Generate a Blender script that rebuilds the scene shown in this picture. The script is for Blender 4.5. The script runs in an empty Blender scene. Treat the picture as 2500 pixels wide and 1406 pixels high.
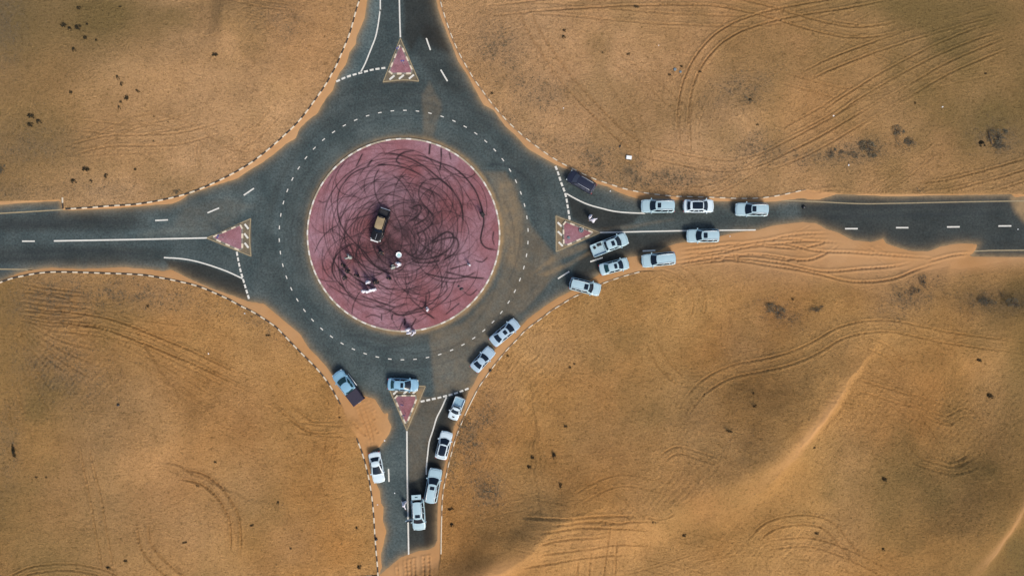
import bpy, math, random
import numpy as np
from mathutils import Vector, Matrix
random.seed(7); rng = np.random.default_rng(7)
PI = math.pi; R = math.radians
scene = bpy.context.scene
COL = scene.collection
S = 0.0615                      # metres per photo pixel on the ground
CAM_H = 100.0
def P(x, y): return ((x-1250.0)*S, -(y-703.0)*S)

# ------------------------------------------------------------------ camera, sky, sun, exposure
cam = bpy.data.cameras.new('camera'); cam.lens = 18*CAM_H/(1250*S); cam.sensor_width = 36
cam.clip_start = 1; cam.clip_end = 5000
co = bpy.data.objects.new('camera', cam); COL.objects.link(co); co.location = (0, 0, CAM_H); scene.camera = co
SUN_EL, SUN_AZ = 43.0, -58.0     # azimuth: direction the sun stands in, degrees from +X
w = bpy.data.worlds.new('World'); scene.world = w; w.use_nodes = True
nt = w.node_tree; sky = nt.nodes.new('ShaderNodeTexSky'); sky.sky_type = 'NISHITA'; sky.sun_disc = False
sky.sun_elevation = R(SUN_EL); sky.sun_rotation = R(90-SUN_AZ); sky.air_density = 1.0; sky.dust_density = 2.5
bg = nt.nodes['Background']; bg.inputs[1].default_value = 0.075
nt.links.new(sky.outputs[0], bg.inputs[0])
sl = bpy.data.lights.new('sun', 'SUN'); sl.energy = 1.5; sl.angle = R(20); sl.color = (1, 0.93, 0.82)
so = bpy.data.objects.new('sun', sl); COL.objects.link(so)
dv = Vector((math.cos(R(SUN_AZ))*math.cos(R(SUN_EL)), math.sin(R(SUN_AZ))*math.cos(R(SUN_EL)), math.sin(R(SUN_EL))))
so.rotation_euler = dv.to_track_quat('Z', 'Y').to_euler(); so.location = (0, 0, 60)
scene.view_settings.view_transform = 'Standard'; scene.view_settings.look = 'None'
scene.view_settings.exposure = 1.17; scene.view_settings.gamma = 1; scene.view_settings.use_curve_mapping = False

# ------------------------------------------------------------------ helpers
def tag(o, label=None, cat=None, group=None, kind=None):
    if label: o['label'] = label
    if cat: o['category'] = cat
    if group: o['group'] = group
    if kind: o['kind'] = kind
    return o
def mesh_obj(name, verts, faces, mat, parent=None, smooth=False, loc=None, rot=None):
    me = bpy.data.meshes.new(name); me.from_pydata([tuple(v) for v in verts], [], faces); me.update()
    if smooth:
        me.polygons.foreach_set('use_smooth', [True]*len(me.polygons))
    if mat: me.materials.append(mat)
    return link(name, me, parent, loc, rot)
def link(name, me, parent=None, loc=None, rot=None):
    o = bpy.data.objects.new(name, me); COL.objects.link(o)
    if parent: o.parent = parent
    if loc: o.location = loc
    if rot is not None: o.rotation_euler = (0, 0, rot)
    return o
def empty(name, loc, rz, label, cat, group=None):
    o = bpy.data.objects.new(name, None); COL.objects.link(o); o.empty_display_size = 0.2
    o.location = loc; o.rotation_euler = (0, 0, rz); tag(o, label, cat, group); return o
class MB:
    def __init__(s): s.v = []; s.f = []
    def add(s, vs, fs):
        b = len(s.v); s.v += [tuple(p) for p in vs]; s.f += [tuple(i+b for i in f) for f in fs]; return s
    def box(s, x0, x1, y0, y1, z0, z1, c=0.0):
        if c <= 0:
            vs = [(x, y, z) for z in (z0, z1) for x, y in ((x0, y0), (x1, y0), (x1, y1), (x0, y1))]
            fs = [(3, 2, 1, 0), (4, 5, 6, 7)]+[(i, (i+1) % 4, 4+(i+1) % 4, 4+i) for i in range(4)]
        else:
            vs = [(x, y, z0) for x, y in ((x0, y0), (x1, y0), (x1, y1), (x0, y1))]
            vs += [(x, y, z1-c) for x, y in ((x0, y0), (x1, y0), (x1, y1), (x0, y1))]
            vs += [(x, y, z1) for x, y in ((x0+c, y0+c), (x1-c, y0+c), (x1-c, y1-c), (x0+c, y1-c))]
            fs = [(3, 2, 1, 0), (8, 9, 10, 11)]
            for k in (0, 4): fs += [(k+i, k+(i+1) % 4, k+4+(i+1) % 4, k+4+i) for i in range(4)]
        return s.add(vs, fs)
    def tube(s, pts, rad, n=6):
        pts = [Vector(p) for p in pts]; rs = rad if isinstance(rad, (list, tuple)) else [rad]*len(pts)
        vs = []; fs = []
        for i, p in enumerate(pts):
            t = (pts[min(i+1, len(pts)-1)]-pts[max(i-1, 0)]).normalized()
            a = t.cross(Vector((0, 0, 1)));
            if a.length < 0.05: a = t.cross(Vector((1, 0, 0)))
            a.normalize(); b = t.cross(a)
            for k in range(n):
                q = 2*PI*k/n; vs.append(p+(a*math.cos(q)+b*math.sin(q))*rs[i])
        for i in range(len(pts)-1):
            for k in range(n): fs.append((i*n+k, i*n+(k+1) % n, (i+1)*n+(k+1) % n, (i+1)*n+k))
        fs.append(tuple(range(n-1, -1, -1))); fs.append(tuple((len(pts)-1)*n+k for k in range(n)))
        return s.add(vs, fs)
    def rings(s, rings, cap0=True, cap1=True):
        n = len(rings[0]); vs = [p for r in rings for p in r]; fs = []
        for i in range(len(rings)-1):
            for k in range(n): fs.append((i*n+k, i*n+(k+1) % n, (i+1)*n+(k+1) % n, (i+1)*n+k))
        if cap0: fs.append(tuple(range(n-1, -1, -1)))
        if cap1: fs.append(tuple((len(rings)-1)*n+k for k in range(n)))
        return s.add(vs, fs)
    def lathe(s, prof, n=14, c=(0, 0), ax='z'):
        rr = []
        for r, h in prof:
            if ax == 'z': rr.append([(c[0]+r*math.cos(2*PI*k/n), c[1]+r*math.sin(2*PI*k/n), h) for k in range(n)])
            else: rr.append([(c[0]+r*math.cos(2*PI*k/n), h, c[1]+r*math.sin(2*PI*k/n)) for k in range(n)])
        return s.rings(rr)
    def make(s, name, mat, parent=None, smooth=False, loc=None, rot=None):
        return mesh_obj(name, s.v, s.f, mat, parent, smooth, loc, rot)
def cr(pts, step=4.0):
    """catmull-rom through points, resampled about every `step` units"""
    p = [np.array(q, float) for q in pts]
    if len(p) < 3:
        n = max(2, int(np.linalg.norm(p[1]-p[0])/step)); return np.array([p[0]+(p[1]-p[0])*i/n for i in range(n+1)])
    p = [2*p[0]-p[1]]+p+[2*p[-1]-p[-2]]; out = []
    for i in range(1, len(p)-2):
        n = max(1, int(np.linalg.norm(p[i+1]-p[i])/step))
        for k in range(n):
            t = k/n; a, b, c, d = p[i-1], p[i], p[i+1], p[i+2]
            out.append(0.5*((2*b)+(c-a)*t+(2*a-5*b+4*c-d)*t*t+(3*b-a-3*c+d)*t**3))
    out.append(p[-2]); return np.array(out)
def arclen(a): return np.concatenate([[0], np.cumsum(np.hypot(*np.diff(a, axis=0).T))])
def at_len(a, L, s): return np.array([np.interp(s, L, a[:, 0]), np.interp(s, L, a[:, 1])])
# ---- hashed value noise for numpy
_tab = rng.random((256, 256))
def vnoise(x, y, scale, seed=0):
    x = np.asarray(x)/scale+seed*17.31; y = np.asarray(y)/scale+seed*9.77
    xi = np.floor(x).astype(int); yi = np.floor(y).astype(int); fx = x-xi; fy = y-yi
    fx = fx*fx*(3-2*fx); fy = fy*fy*(3-2*fy)
    g = lambda i, j: _tab[i & 255, j & 255]
    return (g(xi, yi)*(1-fx)+g(xi+1, yi)*fx)*(1-fy)+(g(xi, yi+1)*(1-fx)+g(xi+1, yi+1)*fx)*fy
def fbm(x, y, scale, seed=0, o=4):
    r = 0; a = 0.5
    for k in range(o): r = r+a*(vnoise(x, y, scale, seed+k)-0.5); scale *= 0.5; a *= 0.5
    return r*2
def sstep(x, a, b):
    t = np.clip((x-a)/(b-a), 0, 1); return t*t*(3-2*t)
def seg_dist(px, py, a, b):
    dx, dy = b[0]-a[0], b[1]-a[1]; l2 = dx*dx+dy*dy+1e-9
    t = np.clip(((px-a[0])*dx+(py-a[1])*dy)/l2, 0, 1)
    return np.hypot(px-a[0]-t*dx, py-a[1]-t*dy), t
def poly_sd(px, py, poly):
    """signed distance to a polygon, negative inside"""
    d = np.full(px.shape, 1e9); ins = np.zeros(px.shape, bool); n = len(poly)
    for i in range(n):
        a, b = poly[i], poly[(i+1) % n]
        dd, _ = seg_dist(px, py, a, b); d = np.minimum(d, dd)
        if a[1] != b[1]:
            c = ((a[1] > py) != (b[1] > py)) & (px < (b[0]-a[0])*(py-a[1])/(b[1]-a[1])+a[0]); ins ^= c
    return np.where(ins, -d, d)

# ------------------------------------------------------------------ materials
def new_mat(name):
    m = bpy.data.materials.new(name); m.use_nodes = True; n = m.node_tree
    return m, n, n.nodes['Principled BSDF']
def nd(n, t, **kw):
    x = n.nodes.new(t)
    for k, v in kw.items():
        if k in x.inputs: x.inputs[k].default_value = v
        else: setattr(x, k, v)
    return x
def mixc(n, fac, a, b, mode='MIX'):
    m = n.nodes.new('ShaderNodeMix'); m.data_type = 'RGBA'; m.blend_type = mode
    for s, v in ((0, fac), (6, a), (7, b)):
        if isinstance(v, bpy.types.NodeSocket): n.links.new(v, m.inputs[s])
        elif isinstance(v, (tuple, list)): m.inputs[s].default_value = (*v, 1)
        else: m.inputs[s].default_value = v
    return m.outputs[2]
def mth(n, op, a, b=None, clamp=False):
    m = n.nodes.new('ShaderNodeMath'); m.operation = op; m.use_clamp = clamp
    for i, v in enumerate((a, b)):
        if v is None: continue
        if isinstance(v, bpy.types.NodeSocket): n.links.new(v, m.inputs[i])
        else: m.inputs[i].default_value = v
    return m.outputs[0]
def noise(n, vec, scale, detail=4, rough=0.5, dist=0):
    x = nd(n, 'ShaderNodeTexNoise', Scale=scale, Detail=detail, Roughness=rough, Distortion=dist)
    n.links.new(vec, x.inputs['Vector']); return x.outputs[0]
def ramp(n, f, a, b):
    x = nd(n, 'ShaderNodeMapRange'); x.inputs['From Min'].default_value = a; x.inputs['From Max'].default_value = b
    n.links.new(f, x.inputs[0]); return x.outputs[0]
def wpos(n): return n.nodes.new('ShaderNodeNewGeometry').outputs['Position']
def attr(n, name):
    a = n.nodes.new('ShaderNodeAttribute'); a.attribute_name = name; return a.outputs['Fac']
def bump(n, b, h, strength, dist=0.1):
    x = nd(n, 'ShaderNodeBump', Strength=strength, Distance=dist); n.links.new(h, x.inputs['Height']); n.links.new(x.outputs[0], b.inputs['Normal'])
def simple(name, col, rough=0.6, metal=0.0, coat=0.0, var=0.0, vscale=3.0, spec=0.5):
    m, n, b = new_mat(name)
    b.inputs['Roughness'].default_value = rough; b.inputs['Metallic'].default_value = metal
    b.inputs['Coat Weight'].default_value = coat; b.inputs['Specular IOR Level'].default_value = spec
    if var > 0:
        f = ramp(n, noise(n, wpos(n), vscale, 5, 0.6), 0.3, 0.7)
        c = mixc(n, f, tuple(x*(1-var) for x in col), tuple(min(1, x*(1+var)) for x in col)); n.links.new(c, b.inputs['Base Color'])
    else: b.inputs['Base Color'].default_value = (*col, 1)
    return m
def sand_color(n, pos):
    base = mixc(n, ramp(n, noise(n, pos, 0.035, 3, 0.5), 0.35, 0.65), (0.425, 0.240, 0.110), (0.505, 0.312, 0.165))
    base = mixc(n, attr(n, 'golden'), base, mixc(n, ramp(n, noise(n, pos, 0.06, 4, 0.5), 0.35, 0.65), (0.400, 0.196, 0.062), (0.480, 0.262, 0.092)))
    base = mixc(n, ramp(n, noise(n, pos, 0.3, 6, 0.65), 0.35, 0.7), base, mixc(n, 1.0, base, (0.80, 0.80, 0.79), 'MULTIPLY'))
    base = mixc(n, mth(n, 'MULTIPLY', ramp(n, noise(n, pos, 0.9, 5, 0.7, 0.6), 0.54, 0.66), 0.55), base, mixc(n, 1.0, base, (0.66, 0.66, 0.68), 'MULTIPLY'))
    return base
def m_sand():
    m, n, b = new_mat('desert_sand'); pos = wpos(n)
    base = sand_color(n, pos)
    og = attr(n, 'olive_vignette'); base = mixc(n, og, base, (0.165, 0.112, 0.040))  # sand tone patches and painted corner darkening, mixed into the base colour
    sc = attr(n, 'scrub'); base = mixc(n, mth(n, 'MULTIPLY', sc, 0.55), base, (0.17, 0.125, 0.08))
    sp = ramp(n, noise(n, pos, 2.0, 4, 0.8), 0.53, 0.68)          # small dark grit and tufts
    sp2 = ramp(n, noise(n, pos, 4.5, 3, 0.8), 0.52, 0.68)
    sm = mth(n, 'SUBTRACT', 1.0, attr(n, 'drift'))
    f = mth(n, 'MULTIPLY', mth(n, 'ADD', mth(n, 'MULTIPLY', sp, 0.62), mth(n, 'MULTIPLY', sp2, 0.75), True), mth(n, 'ADD', mth(n, 'MULTIPLY', sm, 0.72), 0.28))
    base2 = mixc(n, f, base, mixc(n, 1.0, base, (0.42, 0.42, 0.36), 'MULTIPLY'))
    hi = mth(n, 'MULTIPLY', ramp(n, noise(n, pos, 3.6, 3, 0.8, 0.3), 0.55, 0.72), mth(n, 'MULTIPLY', sm, 0.9))
    base2 = mixc(n, hi, base2, mixc(n, 1.0, base2, (1.42, 1.44, 1.46), 'MULTIPLY'))
    dr = mixc(n, ramp(n, noise(n, pos, 0.12, 4, 0.5), 0.4, 0.65), (0.425, 0.240, 0.114), (0.385, 0.196, 0.080))
    base2 = mixc(n, mth(n, 'MULTIPLY', attr(n, 'drift'), 0.75), base2, dr)
    n.links.new(base2, b.inputs['Base Color']); b.inputs['Roughness'].default_value = 0.95; b.inputs['Specular IOR Level'].default_value = 0.1
    h = mth(n, 'ADD', noise(n, pos, 2.2, 5, 0.75), mth(n, 'MULTIPLY', noise(n, pos, 7, 3, 0.7), 0.5))
    h = mth(n, 'MULTIPLY', h, mth(n, 'ADD', mth(n, 'MULTIPLY', sm, 0.9), 0.1))
    bump(n, b, h, 1.0, 0.30); return m
def m_asphalt():
    m, n, b = new_mat('asphalt'); pos = wpos(n)
    c = mixc(n, ramp(n, noise(n, pos, 0.25, 5, 0.6), 0.35, 0.65), (0.029, 0.050, 0.055), (0.058, 0.082, 0.084))
    c = mixc(n, ramp(n, noise(n, pos, 3.2, 5, 0.8), 0.35, 0.68), mixc(n, 1.0, c, (0.42, 0.45, 0.48), 'MULTIPLY'), mixc(n, 1.0, c, (1.55, 1.48, 1.42), 'MULTIPLY'))
    t = attr(n, 'tone'); cc = n.nodes.new('ShaderNodeCombineColor')
    for i in range(3): n.links.new(t, cc.inputs[i])
    c = mixc(n, 1.0, c, cc.outputs[0], 'MULTIPLY')
    tn = ramp(n, noise(n, pos, 0.8, 5, 0.75), 0.25, 0.75)
    d = mth(n, 'MULTIPLY', attr(n, 'dust'), mth(n, 'ADD', mth(n, 'MULTIPLY', tn, 0.9), 0.55), True)
    c = mixc(n, d, c, (0.255, 0.170, 0.085))
    ru = attr(n, 'rubber'); c = mixc(n, mth(n, 'MULTIPLY', ramp(n, noise(n, pos, 0.5, 5, 0.7, 0.8), 0.52, 0.7), 0.45), c, mixc(n, 1.0, c, (0.45, 0.5, 0.55), 'MULTIPLY')); c = mixc(n, ru, c, (0.016, 0.020, 0.024))
    n.links.new(c, b.inputs['Base Color']); b.inputs['Roughness'].default_value = 0.85; b.inputs['Specular IOR Level'].default_value = 0.3
    bump(n, b, noise(n, pos, 12, 4, 0.7), 0.3, 0.02); return m
def m_paver():
    m, n, b = new_mat('red_paving'); pos = wpos(n)
    br = nd(n, 'ShaderNodeTexBrick', Scale=5.0); br.inputs['Mortar Size'].default_value = 0.012
    br.inputs['Color1'].default_value = (0.235, 0.096, 0.108, 1); br.inputs['Color2'].default_value = (0.300, 0.140, 0.156, 1); br.inputs['Mortar'].default_value = (0.16, 0.09, 0.08, 1)
    n.links.new(pos, br.inputs['Vector'])
    c = mixc(n, ramp(n, noise(n, pos, 0.12, 4, 0.55), 0.38, 0.62), mixc(n, 1.0, br.outputs[0], (0.86, 0.68, 0.66), 'MULTIPLY'), mixc(n, 1.0, br.outputs[0], (1.12, 1.36, 1.46), 'MULTIPLY'))
    c = mixc(n, mth(n, 'MULTIPLY', ramp(n, noise(n, pos, 1.4, 6, 0.75), 0.42, 0.7), 0.5), c, (0.10, 0.038, 0.04))
    c = mixc(n, mth(n, 'MULTIPLY', ramp(n, noise(n, pos, 3.5, 4, 0.8), 0.52, 0.66), 0.45), c, mixc(n, 1.0, c, (1.5, 1.6, 1.6), 'MULTIPLY')); c = mixc(n, attr(n, 'rubber'), c, (0.014, 0.008, 0.010))
    n.links.new(c, b.inputs['Base Color']); b.inputs['Roughness'].default_value = 0.85; b.inputs['Specular IOR Level'].default_value = 0.25
    bump(n, b, noise(n, pos, 6, 4, 0.7), 0.3, 0.02); return m
def m_paint(name, col, wear, dark):
    m, n, b = new_mat(name); pos = wpos(n)
    c = mixc(n, mth(n, 'MULTIPLY', ramp(n, noise(n, pos, 2.6, 6, 0.75), 0.5-wear*0.1, 0.75), wear), col, dark)
    n.links.new(c, b.inputs['Base Color']); b.inputs['Roughness'].default_value = 0.75; return m
M = {}
M['sand'] = m_sand(); M['asphalt'] = m_asphalt(); M['paver'] = m_paver()
M['white_line'] = m_paint('white_road_paint', (0.60, 0.58, 0.52), 0.42, (0.30, 0.26, 0.2))
M['yellow_line'] = m_paint('yellow_road_paint', (0.30, 0.235, 0.13), 0.85, (0.16, 0.13, 0.09))
M['kerb_white'] = m_paint('kerb_white_paint', (0.56, 0.48, 0.36), 0.35, (0.4, 0.28, 0.16))
M['kerb_black'] = m_paint('kerb_black_paint', (0.035, 0.028, 0.022), 0.3, (0.2, 0.12, 0.06))
M['kerb_dusty'] = m_paint('kerb_dusty_tan', (0.20, 0.13, 0.07), 0.7, (0.33, 0.19, 0.09))
M['kerb_cream'] = m_paint('kerb_worn_cream', (0.36, 0.31, 0.23), 0.7, (0.22, 0.16, 0.10))
M['paint_sky_reflect'] = simple('white_paint_sky_reflection', (0.330, 0.460, 0.505), 0.38, coat=0.35, var=0.04, vscale=1.5)  # white bodies, with the sky's blue reflection put into the base colour
M['paint_sky'] = simple('light_blue_paint', (0.19, 0.36, 0.48), 0.40, coat=0.35, var=0.06, vscale=1.5)
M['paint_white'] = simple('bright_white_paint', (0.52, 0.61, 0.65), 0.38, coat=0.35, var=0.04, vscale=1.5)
M['paint_grey'] = simple('silver_blue_paint', (0.315, 0.425, 0.510), 0.38, coat=0.35, var=0.05, vscale=1.5)
M['paint_navy'] = simple('navy_black_paint', (0.012, 0.014, 0.028), 0.35, coat=0.5)
M['paint_black'] = simple('black_paint', (0.006, 0.006, 0.008), 0.5, coat=0.2, spec=0.2)
M['plum'] = simple('dark_plum_cover', (0.018, 0.014, 0.030), 0.7, var=0.15)
M['tan_roof'] = simple('tan_roof_panel', (0.25, 0.185, 0.10), 0.7, var=0.22, vscale=1.2)
M['glass'] = simple('tinted_glass', (0.006, 0.012, 0.022), 0.12, spec=0.35)
M['glass_green'] = simple('greenish_glass', (0.012, 0.045, 0.050), 0.15, spec=0.4)
M['glass_grey'] = simple('dusty_grey_glass', (0.06, 0.065, 0.09), 0.3, spec=0.4)
M['rubber'] = simple('tyre_rubber', (0.018, 0.018, 0.018), 0.8)
M['rim'] = simple('alloy', (0.45, 0.46, 0.48), 0.3, 0.9)
M['chrome'] = simple('brushed_silver', (0.62, 0.64, 0.66), 0.35, 0.5)
M['black_trim'] = simple('black_trim', (0.015, 0.015, 0.017), 0.55)
M['lamp'] = simple('lamp_glass', (0.55, 0.62, 0.64), 0.1)
M['red_lamp'] = simple('red_lamp', (0.35, 0.02, 0.02), 0.2)
M['plate'] = simple('plate_white', (0.7, 0.7, 0.7), 0.4)
M['robe'] = simple('white_robe', (0.66, 0.64, 0.70), 0.8, var=0.05, vscale=8)
M['robe_grey'] = simple('grey_robe', (0.33, 0.36, 0.33), 0.8, var=0.1, vscale=8)
M['robe_black'] = simple('black_clothes', (0.010, 0.009, 0.012), 0.85)
M['skin'] = simple('skin', (0.30, 0.16, 0.10), 0.6)
M['hair'] = simple('dark_hair', (0.012, 0.010, 0.010), 0.7)
M['concrete'] = simple('grey_concrete', (0.13, 0.17, 0.19), 0.8, var=0.25, vscale=4)
M['white_plastic'] = simple('white_plastic', (0.78, 0.80, 0.80), 0.4)
M['teal_plastic'] = simple('pale_teal_plastic', (0.38, 0.62, 0.60), 0.4)
M['bag'] = simple('black_bag', (0.012, 0.013, 0.015), 0.4)
M['blue_sign'] = simple('blue_sign', (0.05, 0.05, 0.22), 0.5)
M['bronze'] = simple('galvanised', (0.35, 0.36, 0.38), 0.5, 0.6)
def m_leaf(name, a, b_):
    m, n, b = new_mat(name)
    oi = n.nodes.new('ShaderNodeObjectInfo')
    f = ramp(n, noise(n, wpos(n), 6, 3, 0.7), 0.35, 0.65)
    n.links.new(mixc(n, f, a, b_), b.inputs['Base Color']); b.inputs['Roughness'].default_value = 0.85; b.inputs['Specular IOR Level'].default_value = 0.15; return m
M['leaf_grey'] = m_leaf('grey_green_leaf', (0.070, 0.068, 0.045), (0.165, 0.140, 0.100))
M['leaf_dark'] = m_leaf('dark_leaf', (0.018, 0.018, 0.012), (0.045, 0.036, 0.02))
M['straw'] = m_leaf('dry_straw', (0.085, 0.070, 0.045), (0.19, 0.14, 0.08))
M['stem'] = simple('woody_stem', (0.05, 0.035, 0.025), 0.9)

# ------------------------------------------------------------------ traced outlines (photo pixels on the ground plane)
EXPOSED = [(905,-60),(897,0),(891,42),(883,65),(872,87),(869,109),(854,128),(845,159),(830,178),(819,202),(813,222),(798,238),(786,259),(775,278),(752,294),(733,313),(722,338),(697,353),(668,378),(637,400),(606,418),(580,436),(512,457),(461,474),(444,488),(421,498),(370,502),(285,509),(171,514),(150,513),(147,491),(60,496),(0,501),(-300,512),(-850,520),
 (-850,700),(-300,710),(-60,705),(0,686),(43,667),(71,659.5),(125,653),(199,656),(304,652),(370,657.5),(398,662),(418,657.5),(444,670),(472,684.6),(512,701.6),(569,721.6),(609,736),(644,741),(665,758),(695,784),(715,800),(734,816),(745,835),(760,856),(778,872),(792,888),(813,917),(850,955),(892,966),(916,974),(928,994),(938,1010),(949,1005),(947,1020),(956,1040),(950,1060),(936,1078),(928,1090),(910,1098),(898,1112),(905,1150),(918,1176),(928,1198),(931,1227),(937,1237),(935,1269),(944,1296),(937,1326),(930,1355),(933,1385),(923,1404),(921,1409),(940,1391),(977,1360),(1021,1344),(1048,1340),(1060.5,1333),(1067,1318),(1067,1269),(1069,1227),(1071,1205),(1077,1170),(1084,1140),(1092,1110),(1100,1086),(1108,1040),(1120,1020),(1134,996),(1138,972),(1144,954),(1154,941),(1168,913),(1190,879),(1209.5,851),(1229,831),(1269,799),(1289,777.5),(1311,761.5),(1329,747.6),(1359,727.7),(1387,714),(1399,708),(1430,690),(1461,671),(1500,655),(1533.5,628),(1563,623.6),(1581,619),(1609,612),(1624.5,603),(1652,594),(1677,590.6),(1750,578),(1807,566),(1848,562),(1885,551),(1928,545),(1959,542),(1993,545),(2016,558),(2047.6,568),(2082,586),(2127,590.7),(2144,586),(2156,582),(2163,593.5),(2198,606),(2227,613),(2267,613),(2295,602),(2326,596),(2358,593.5),(2386,596),(2383,608),(2375,619),(2363,626),(2500,628),(2800,630),(3300,632),
 (3300,470),(2800,476),(2500,480),(2477,482.5),(2469,475),(2341,477),(2170,480),(2085,476),(2042,475),(2022,481),(1999,488),(1976,488),(1959,484),(1928,488),(1891,493.5),(1818,494),(1738,491.5),(1665.5,489),(1609,488),(1563,487),(1531,478),(1508,469),(1486,457),(1454,448),(1431,432),(1385.5,415),(1358,403),(1322,384),(1287,363),(1258,331),(1233,309),(1205,270),(1180,257),(1159,218),(1141,185),(1118,150),(1098,100),(1080,55),(1068.5,22),(1065,0),(1058,-60),(1050,-700),(915,-700)]
K_NW = [(890,-60),(878,0),(872.5,17),(864,48),(857,74),(847.5,100),(833.6,133),(822.5,159),(810.5,181),(797,205),(780,230),(760,258),(742,282),(722,305),(700,326),(677,347),(645,374),(610,400),(569,424),(521,448),(475,467),(441,478),(384,491),(327,499.6),(270,503),(213,507.6),(154,511)]
K_NW2 = [(154,509.5),(153.5,481)]
K_NE = [(1070,-60),(1075,0),(1083,31),(1092.5,61),(1102,87),(1115,118),(1126,140.5),(1140.6,166),(1155,190.5),(1172,214.5),(1201,254),(1224.5,281),(1244,302),(1263.6,320),(1287,341),(1311.6,359),(1336,377),(1358,391),(1379,403),(1408,417.6),(1435.6,431),(1458,440),(1486,449),(1513,458),(1540,465),(1570,470.6),(1597,474.5),(1627,478),(1654,480),(1686,481),(1741,482.4),(1795,484.7),(1829,485),(1857,483.6),(1886,480),(1914,475),(1945,468),(1968,463)]
K_SE = [(1561,664),(1527,673),(1499,682),(1472,692),(1418.6,717),(1395,728),(1371,743),(1347,757.6),(1324,775.5),(1301,792),(1280,809),(1260,831),(1240,851),(1222.5,872),(1205.5,893),(1188.6,917),(1172,940),(1158,966),(1144,994),(1132,1020),(1122,1044),(1112,1072),(1104,1100),(1097,1126),(1091,1153.5),(1084,1188),(1080.7,1212.5),(1079,1247),(1077.7,1294),(1077,1348),(1076.7,1361)]
K_SW = [(-30,701),(0,690),(28.5,680),(62.6,672.6),(91,667.5),(119.5,664.6),(148,664),(199,665),(256,667),(313,669),(356,672),(384,676.6),(427,684.6),(469.6,694.5),(498,703.6),(526.5,716),(555,728.7),(583,744),(617.5,761),(646,778.5),(674,798),(693,817),(713,838),(741.5,867),(767,892),(792,921),(813.5,953),(835,993)]
K_S = [(871,1068.6),(886,1109),(898,1153.5),(905.5,1193),(910,1227),(913,1262),(915,1296),(918.5,1343),(921.5,1377),(923,1404),(924,1440)]
K_S2 = [(921,1405),(893,1405.5),(860,1407)]
KERBS = [K_NW, K_NE, K_SE, K_SW, K_S, K_S2, K_NW2]
CX, CY, RI, RD = 985.5, 574.0, 233.0, 304.0

# ------------------------------------------------------------------ ground heightfield
def axis(lo, hi, st, far):
    a = list(np.arange(lo, hi+st/2, st)); d = st; x = a[-1]; r = []
    while x < far: d = min(d*1.13, 60); x += d; r.append(x)
    d = st; x = lo; l = []
    while x > -far: d = min(d*1.13, 60); x -= d; l.append(x)
    return np.array(l[::-1]+a+r)
XS = axis(-84, 84, 0.155, 1200.0); YS = axis(-49, 49, 0.155, 1200.0)
if len(XS) % 2 == 0: XS = np.append(XS, XS[-1]+60)
if len(YS) % 2 == 0: YS = np.append(YS, YS[-1]+60)
GX, GY = np.meshgrid(XS, YS)                      # shape (ny, nx), metres
PX = GX/S+1250; PY = 703-GY/S                     # photo pixels
def up2(c):
    o = np.empty(GX.shape); o[::2, ::2] = c
    o[1::2, ::2] = (c[:-1]+c[1:])/2; o[:, 1::2] = (o[:, 0:-1:2]+o[:, 2::2])/2; return o
SD = up2(poly_sd(PX[::2, ::2], PY[::2, ::2], EXPOSED))*S         # metres, negative on bare asphalt
KD = np.full(PX[::2, ::2].shape, 1e9)
for k in KERBS:
    for a, b in zip(k[:-1], k[1:]): KD = np.minimum(KD, seg_dist(PX[::2, ::2], PY[::2, ::2], a, b)[0])
KD = up2(KD)*S
# inside the kerb line (drift sand) or outside (desert)?
KPOLY = K_NW[::-1] + K_NE + [(2060,474),(2500,474),(3300,462),(3300,640),(2500,640),(2330,660),(1900,655),(1600,662)] + K_SE[:-1] + [(1070,1420),(925,1420)] + K_S[::-1][1:] + [(850,1035)] + K_SW[::-1] + [(-60,715),(-850,715),(-850,505),(0,492),(150,488)]
INK = up2(poly_sd(PX[::2, ::2], PY[::2, ::2], KPOLY))*S
wd_ = sstep(PX, 1562, 1640)*(PY > 600); INS = (sstep(-INK, -0.05, 0.15)*(1-wd_)+sstep(-INK, -1.6, 1.2)*wd_)*np.exp(-(np.clip(SD-2.0, 0, None)/1.6)**2)
away = sstep(SD, 1.5, 9.0)
H = 0.10*away
H += away*(1.5*fbm(GX, GY, 30, 3, 2)+0.35*fbm(GX, GY, 11, 13, 2)+0.10*fbm(GX, GY, 6, 9, 3)+0.25)
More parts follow.
